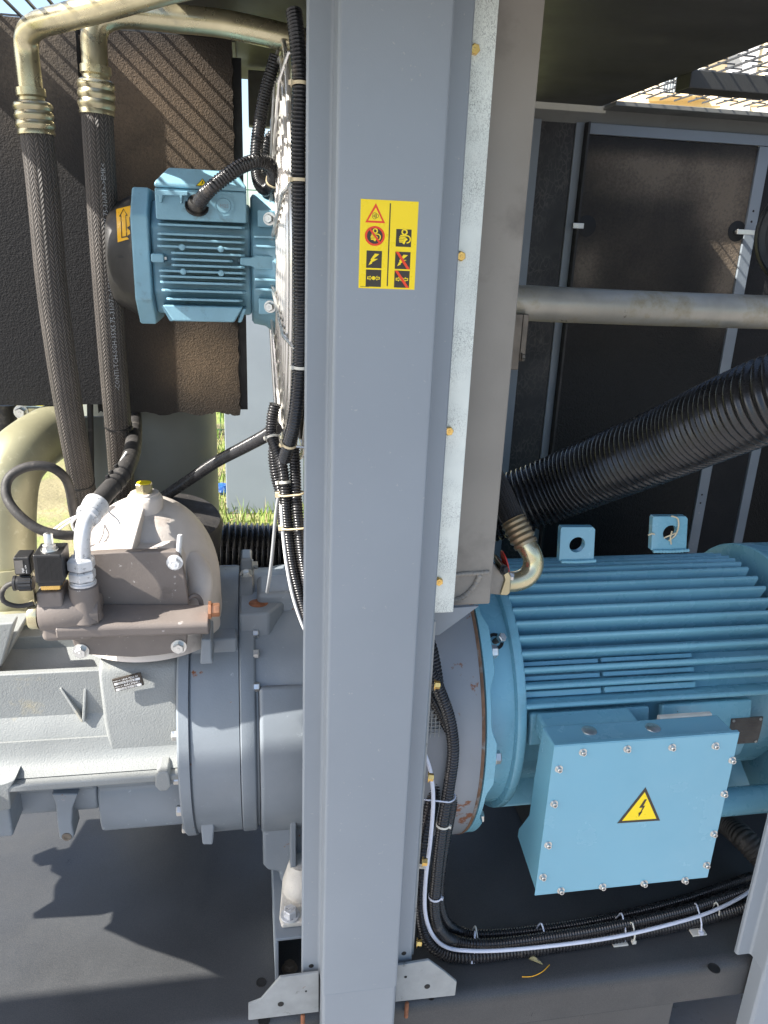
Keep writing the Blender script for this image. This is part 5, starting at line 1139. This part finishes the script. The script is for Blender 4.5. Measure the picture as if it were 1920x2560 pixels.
for px, py in ((1473, 1827), (1632, 1820)):
    p = P(px, py, Z=tz1-.004); b = MB(); b.lathe([(.0155, 0), (.0150, .002), (.010, .0038), (0, .0045)], p, n=24); ob('cap', b, M['zinc'], tbx)
b = MB(); b.box(tx0+.012, tx0+.22, 1.2585, 1.318, tz1-.06, tz1-.010); ob('box_neck', b, M['blue'], tbx, bev=.008, seg=3)
b = MB(); pa, pc = P(1650, 1784, Y=1.26), P(1780, 1780, Y=1.26); b.box(pa.x, pc.x, 1.2585, 1.268, tz1-.03, tz1-.002); ob('gasket', b, M['tie'], tbx)

# ---------------------------------------------------------------- hose elbow at the cooler foot
ch_ = root('cooler_hose', P(1275, 1455, Y=1.36), 'dusty black hose with bronze ferrule and shiny elbow bolted to the cooler', 'hose')
b = MB(); pa, pc = P(1222, 1404, Y=1.33), P(1268, 1490, Y=1.33)
b.prism([(P(x, y, Y=1.31).x, P(x, y, Y=1.31).z) for x, y in ((1218, 1402), (1232, 1406), (1262, 1440), (1268, 1480), (1262, 1490), (1222, 1486))], 1.31, 1.36, 'Y'); ob('flange_block', b, M['taupe'], ch_, bev=.004)
b = MB(); b.prism([(P(x, y, Y=1.305).x, P(x, y, Y=1.305).z) for x, y in ((1252, 1410), (1266, 1418), (1278, 1440), (1276, 1484), (1268, 1490), (1250, 1489), (1262, 1450))], 1.305, 1.365, 'Y'); ff = ob('flange', b, M['zinc_y'], ch_, bev=.003)
bolt(ff, P(1272, 1440, Y=1.32), (1, -.3, 0), .014, M['zinc']); bolt(ff, P(1258, 1424, Y=1.30), (.6, -1, .3), .013, M['black'])
ep = Q((1268, 1455, 1.335), (1290, 1453, 1.335), (1314, 1444, 1.335), (1330, 1424, 1.34), (1333, 1400, 1.345), (1325, 1378, 1.35), (1312, 1358, 1.36))
b = MB(); b.tube(cr(ep, .004), .0205, 28); ob('elbow', b, M['zinc_y'], ch_)
a_, c_ = ep[-1].lerp(ep[-2], .3), P(1282, 1300, Y=1.39); ax_ = c_-a_; Lf = ax_.length
prof = [(.0205, 0), (.024, 0), (.025, Lf*.1), (.022, Lf*.18)]
for k in range(4): prof += [(.025, Lf*(.22+.19*k)), (.027, Lf*(.30+.19*k)), (.025, Lf*(.37+.19*k)), (.0238, Lf*(.40+.19*k))]
b = MB(); b.lathe(prof+[(.026, Lf), (.02, Lf)], a_, ax_, n=28); ob('ferrule', b, mat('bronze_ferrule', (.30, .235, .15), .4, .7, var=.2, vs=20, dirt_sheen=((.3, .27, .22), .6, 30, .2)), ch_)
b = MB(); b.tube(cr([a_.lerp(c_, .85)]+Q((1266, 1262, 1.43), (1250, 1225, 1.47), (1232, 1190, 1.52), (1210, 1160, 1.57)), .006), .0235, 24); ob('hose', b, M['braid2'], ch_)
b = MB(); b.lathe([(.0225, -.001), (.0225, .001), (.0205, .0015)], P(1262, 1404, Y=1.33), (1, 0, .3), n=16); ob('gasket', b, M['redgasket'], ch_)

# ---------------------------------------------------------------- steel pipe and bracket
sp2 = root('steel_pipe', P(1300, 800, Y=1.78), 'dull horizontal steel pipe crossing behind the cooler, above the black duct', 'pipe')
b = MB(); b.tube(cr(Q((1230, 754, 1.78), (1400, 762, 1.78), (1650, 772, 1.78), (1950, 782, 1.78), (2200, 790, 1.78)), .03), .0405, 36); ob('tube', b, M['pipe'], sp2)
b = MB(); pa, pc = P(1287, 785, Y=1.72), P(1306, 925, Y=1.72); b.box(pa.x, pc.x-.01, 1.72, 1.727, pc.z, pa.z); b2 = ob('bracket', b, M['steel'], sp2, bev=.002)
b = MB(); b.box(pc.x-.0098, pc.x+.004, 1.72, 1.76, pc.z+.02, pa.z); ob('bracket_web', b, M['steel'], sp2, bev=.002)
bolt(b2, P(1303, 892, Y=1.72), (1, 0, 0), .012, M['steel'])
# ---------------------------------------------------------------- rear wall, right half
YB = 2.30
def bX(px, py): return P(px, py, Y=YB).x
def bZ(px, py): return P(px, py, Y=YB).z
zt_ = bZ(1600, 318); zpan = bZ(1600, 350)
def strip(name, x0, x1, z0, z1, y0, y1, mm, lab_, cat):
    b = MB(); b.box(x0, x1, y0, y1, z0, z1); o = ob(name, b, mm, bev=.002); tag(o, lab_, cat); return o
strip('roof_soffit', .99, 2.35, RZ-.008, RZ+.004, 2.205, YB-.012, M['roofbeam'], 'olive grey soffit strip under the rear edge of the roof grille', 'soffit')
strip('roof_side_beam', .50, 2.35, bZ(1600, 302)-.02, RZ+.012, YB-.01, YB+.09, M['roofbeam'], 'olive grey roof side beam above the rear foam door', 'beam')
xs1, xs2, xs3, xs4, xs5 = bX(1434, 340), bX(1462, 340), bX(1893, 400), bX(1912, 400), bX(1330, 400)
strip('door_stile', xs1, xs2-.008, .0, zt_, YB-.012, YB+.02, M['frame'], 'grey door stile between narrow cracked foam and wide oily foam', 'frame')
dr = root('rear_door', ((xs2+xs3)/2, YB, .0), 'wide rear door lined with oily black foam in a grey frame', 'door')
b = MB(); b.box(xs2-.007, xs2, YB-.035, YB+.02, .0, zt_); ob('edge_fold', b, M['black'], dr, bev=.001)
b = MB(); b.box(xs2+.001, xs4, YB-.02, YB-.004, zpan+.004, zt_); ob('top_rail', b, M['frame'], dr, bev=.002)
b = MB(); b.box(xs3-.012, xs4, YB-.021, YB-.003, .0, zpan+.003); rs = ob('side_rail', b, M['frame'], dr, bev=.002)
k = 0; z = .4
for z in (.42, .45, .72, .75, 1.02, 1.05, 1.32, 1.35, 1.62, 1.65):
    b = MB(); b.lathe([(.0035, 0), (.003, .0006), (0, .0006)], (xs3+.004, YB-.0212, z), (0, -1, 0), n=10); ob('hole', b, M['dark'], rs)
fpm = M['foam_back']
b = MB(); b.box(xs2+.002, xs3-.0125, YB-.014, YB+.02, .0, zpan+.0035); ob('foam_lining', b, fpm, dr, bev=.002)
for (px, py, tx0_, tx1_) in ((1466, 565, 1432, 1457), (1842, 578, 1842, 1890)):
    p = P(px, py, Y=YB-.0145); b = MB(); b.lathe([(.030, 0), (.028, .0009), (0, .0009)], p, (0, -1, 0), n=24); ob('latch_recess', b, M['dark'], dr)
    a, c = P(tx0_, 557 if px < 1600 else 573, Y=YB-.04), P(tx1_, 572 if px < 1600 else 588, Y=YB-.04)
    b = MB(); b.box(a.x, c.x, YB-.046, YB-.04, c.z, a.z); l_ = ob('latch_tab', b, M['zinc'], dr, bev=.001)
    b = MB(); b.lathe([(.006, 0), (.006, .024), (0, .024)], ((a.x+c.x)/2+(.01 if px < 1600 else -.02), YB-.016, (a.z+c.z)/2), (0, -1, 0), n=12); ob('latch_pin', b, M['zinc'], l_)
strip('acoustic_lining', bX(1348, 330)+.0, xs1-.001, .0, zt_, YB-.008, YB+.02, M['foam_n'], 'narrow cracked black foam panel beside the grey door stile', 'lining')
strip('door_stile', bX(1325, 330), bX(1346, 330), .0, zt_, YB-.02, YB+.02, M['frame'], 'grey edge stile between cooler and narrow cracked foam', 'frame')
xs6 = bX(1915, 860); xs6 = max(xs6, xs4+.14)
strip('acoustic_lining', xs4+.002, xs6, .0, zt_, YB-.004, YB+.02, M['foam_l'], 'narrow black foam strip right of the wide rear door', 'lining')
strip('door_stile', xs6+.001, xs6+.035, .0, zt_, YB-.012, YB+.02, M['frame'], 'grey stile beyond the narrow black foam strip', 'frame')
strip('acoustic_lining', xs6+.036, 2.35, .0, zt_, YB-.004, YB+.02, fpm, 'brownish black foam panel beyond the last grey stile', 'lining')
b = MB(); b.box(2.33, 2.36, 1.17, YB, .0, RZ); o = ob('end_wall', b, M['foam_l'], bev=.003); tag(o, 'black foam lined end wall of the enclosure', 'wall')
# air filter canister at the right edge
p = P(2035, 585, Y=1.75); b = MB(); b.lathe([(.05, .16), (.09, .15), (.10, .03), (.128, .02), (.131, .0), (.127, -.006), (.121, .004), (.11, .05), (0, .05)], p, (.35, 1, 0), n=56); o = ob('air_filter', b, M['black'], ang=30)
tag(o, 'round black air filter canister above the steel pipe end', 'filter')

# ---------------------------------------------------------------- deck litter
p = P(1335, 2405, Z=0); lf = root('dry_leaf', (p.x, p.y, 0), 'curled yellow dry leaf lying on the black deck', 'leaf')
b = MB(); L_ = []; n = 9
for k in range(n):
    t = k/(n-1); w = .009*math.sin(math.pi*min(1, t*1.05))**.7+.0003
    for s_ in (-1, -.4, .4, 1): L_.append((p.x-.012+.026*t+.003*s_*s_, p.y+.008-.018*t+w*s_*.7, .002+.006*abs(s_)*math.sin(math.pi*t)))
b.add(L_, [(k*4+i, k*4+i+1, k*4+i+5, k*4+i+4) for k in range(n-1) for i in range(3)]); ob('blade', b, mat('dry_leaf_skin', (.45, .40, .20), .7, var=.3, vs=120, dirt_sheen=((.12, .11, .08), .5, 90, .1)), lf)
b = MB(); b.tube(cr(Q((1305, 2442, 0, .002), (1330, 2441, 0, .003), (1355, 2430, 0, .004), (1374, 2412, 0, .002)), .006), .0009, 6); o = ob('twig', b, M['sticker_o']); tag(o, 'thin curved orange twig lying beside the dry leaf', 'twig')

# ---------------------------------------------------------------- outside: grass, loose door, fence, house
lp_ = root('loose_panel', P(640, 1262, Z=-.34), 'loose plain grey door panel standing upright on the grass outside', 'panel')
a, c = P(566, 1250, Y=5.3), P(760, 1250, Y=5.3)
b = MB(); b.prism([(5.3, -.34), (5.45, 1.35), (5.49, 1.35), (5.34, -.34)], a.x, c.x, 'X'); ob('sheet', b, M['post'], lp_, bev=.006)
# fence
fe = root('mesh_fence', (0, 7.6, -.34), 'green welded wire mesh fence with yellow tape behind the loose panel', 'fence')
fgm = mat('green_fence_coating', (.03, .14, .06), .4, var=.1)
x = -6
while x < 5:
    b = MB(); b.box(x-.025, x+.025, 7.58, 7.63, -.34, 2.15); ob('fence_post', b, fgm, fe, bev=.004); x += 2.5
mb2 = MB(); x = -6
while x < 5: mb2.box(x-.0035, x+.0035, 7.570, 7.576, -.3, 2.1); x += .1
z = -.25
while z < 2.1: mb2.box(-6, 5, 7.577, 7.583, z-.004, z+.004); z += .2
ob('wire_mesh', mb2, fgm, fe, kind='stuff', flat=True)
b = MB(); b.box(-6, 5, 7.562, 7.566, -.02, .05); ob('yellow_tape', b, M['yellow'], fe)
p = P(540, 1222, Z=-.33); b = MB(); b.box(p.x-.5, p.x+.3, p.y-.03, p.y+.03, -.339, -.30); o = ob('plank', b, M['bracket'], bev=.004); tag(o, 'pale plank lying in the grass by the loose panel', 'plank')
b = MB(); b.lathe([(0, -.02), (.06, -.015), (.075, .02), (.05, .06), (.02, .07), (0, .072)], (p.x+.05, p.y-.12, -.32), n=14); o = ob('blue_bag', b, mat('blue_plastic', (.02, .10, .35), .45, var=.3, vs=40, bump=.8, bs=30, bd=.02)); tag(o, 'small crumpled blue plastic bag lying in the grass', 'bag')
random.seed(11); gb = MB()
for k in range(9000):
    y = 3.4+6.5*random.random()**1.2; t = random.uniform(-.22, .10); x = y*t+random.uniform(-.1, .1)
    h = random.uniform(.04, .13)*(1.6 if random.random() < .08 else 1); a = random.random()*6.28; w = .004+.003*random.random(); lx, ly = random.gauss(0, .03), random.gauss(0, .03)
    gb.add([(x-w*math.cos(a), y-w*math.sin(a), -.34), (x+w*math.cos(a), y+w*math.sin(a), -.34), (x+lx*.5+w*.7*math.cos(a), y+ly*.5+w*.7*math.sin(a), -.34+h*.6), (x+lx, y+ly, -.34+h)], [(0, 1, 2), (0, 2, 3)], random.choice((0, 0, 1, 2)))
gm = [mat('grass_blade', c_, .6, var=.2, vs=3) for c_ in ((.15, .24, .04), (.24, .29, .07), (.33, .27, .12))]
gro = ob('grass', gb, gm, kind='stuff', flat=True); gro['label'] = 'sparse sunlit grass outside the open back of the machine'; gro['category'] = 'grass'
# house
BY = 40.
hs = root('apartment_house', (18, BY, -.34), 'cream and orange apartment house with balconies seen through the roof grille', 'building')
cream = mat('cream_render', (.80, .66, .46), .85, var=.06, vs=.5); orange = mat('orange_render', (.72, .54, .34), .85, var=.06, vs=.5); greyr = mat('grey_render', (.46, .45, .47), .85, var=.06, vs=.5)
glass = mat('house_glass', (.10, .12, .14), .12, var=.2, vs=.6, spec=.8); whitep = mat('white_frame_paint', (.7, .7, .7), .5)
b = MB(); b.box(2, 34, BY, BY+9, -.34, 15); ob('wall', b, cream, hs)
k = 0
for st_ in range(5):
    z0_ = -.1+3.0*st_
    b = MB(); b.box(2, 34, BY-.06, BY-.002, z0_+2.62, z0_+2.9); ob('storey_band', b, orange, hs)
    x = 3.0; j = 0
    while x < 32:
        if j % 2 == 0:
            b = MB(); b.box(x, x+1.3, BY-.12, BY-.003, z0_+.3, z0_+2.6); pn = ob('grey_bay', b, greyr, hs)
            b = MB(); b.box(x+1.75, x+3.0, BY-.10, BY-.003, z0_+.8, z0_+2.4); w_ = ob('window', b, whitep, hs)
            b = MB(); b.box(x+1.84, x+2.33, BY-.13, BY-.102, z0_+.9, z0_+2.3); ob('pane', b, glass, w_)
            b = MB(); b.box(x+2.42, x+2.91, BY-.13, BY-.102, z0_+.9, z0_+2.3); ob('pane', b, glass, w_)
        else:
            b = MB(); b.box(x, x+2.6, BY-1.3, BY-.003, z0_-.15, z0_); bal = ob('balcony', b, orange, hs)
            rl = MB(); q_ = x
            rl.box(x, x+2.6, BY-1.3, BY-1.26, z0_+.95, z0_+1.0)
            while q_ < x+2.6: rl.box(q_, q_+.03, BY-1.29, BY-1.27, z0_+.0005, z0_+.95); q_ += .12
            ob('railing', rl, whitep, bal, flat=True)
            b = MB(); b.box(x+.5, x+2.1, BY-.08, BY-.003, z0_+.02, z0_+2.3); w_ = ob('window', b, whitep, hs)
            b = MB(); b.box(x+.6, x+1.28, BY-.12, BY-.083, z0_+.1, z0_+2.2); ob('pane', b, glass, w_)
            b = MB(); b.box(x+1.34, x+2.0, BY-.12, BY-.083, z0_+.1, z0_+2.2); ob('pane', b, glass, w_)
        x += 3.3; j += 1
hs.rotation_euler = (0, 0, R(-28))
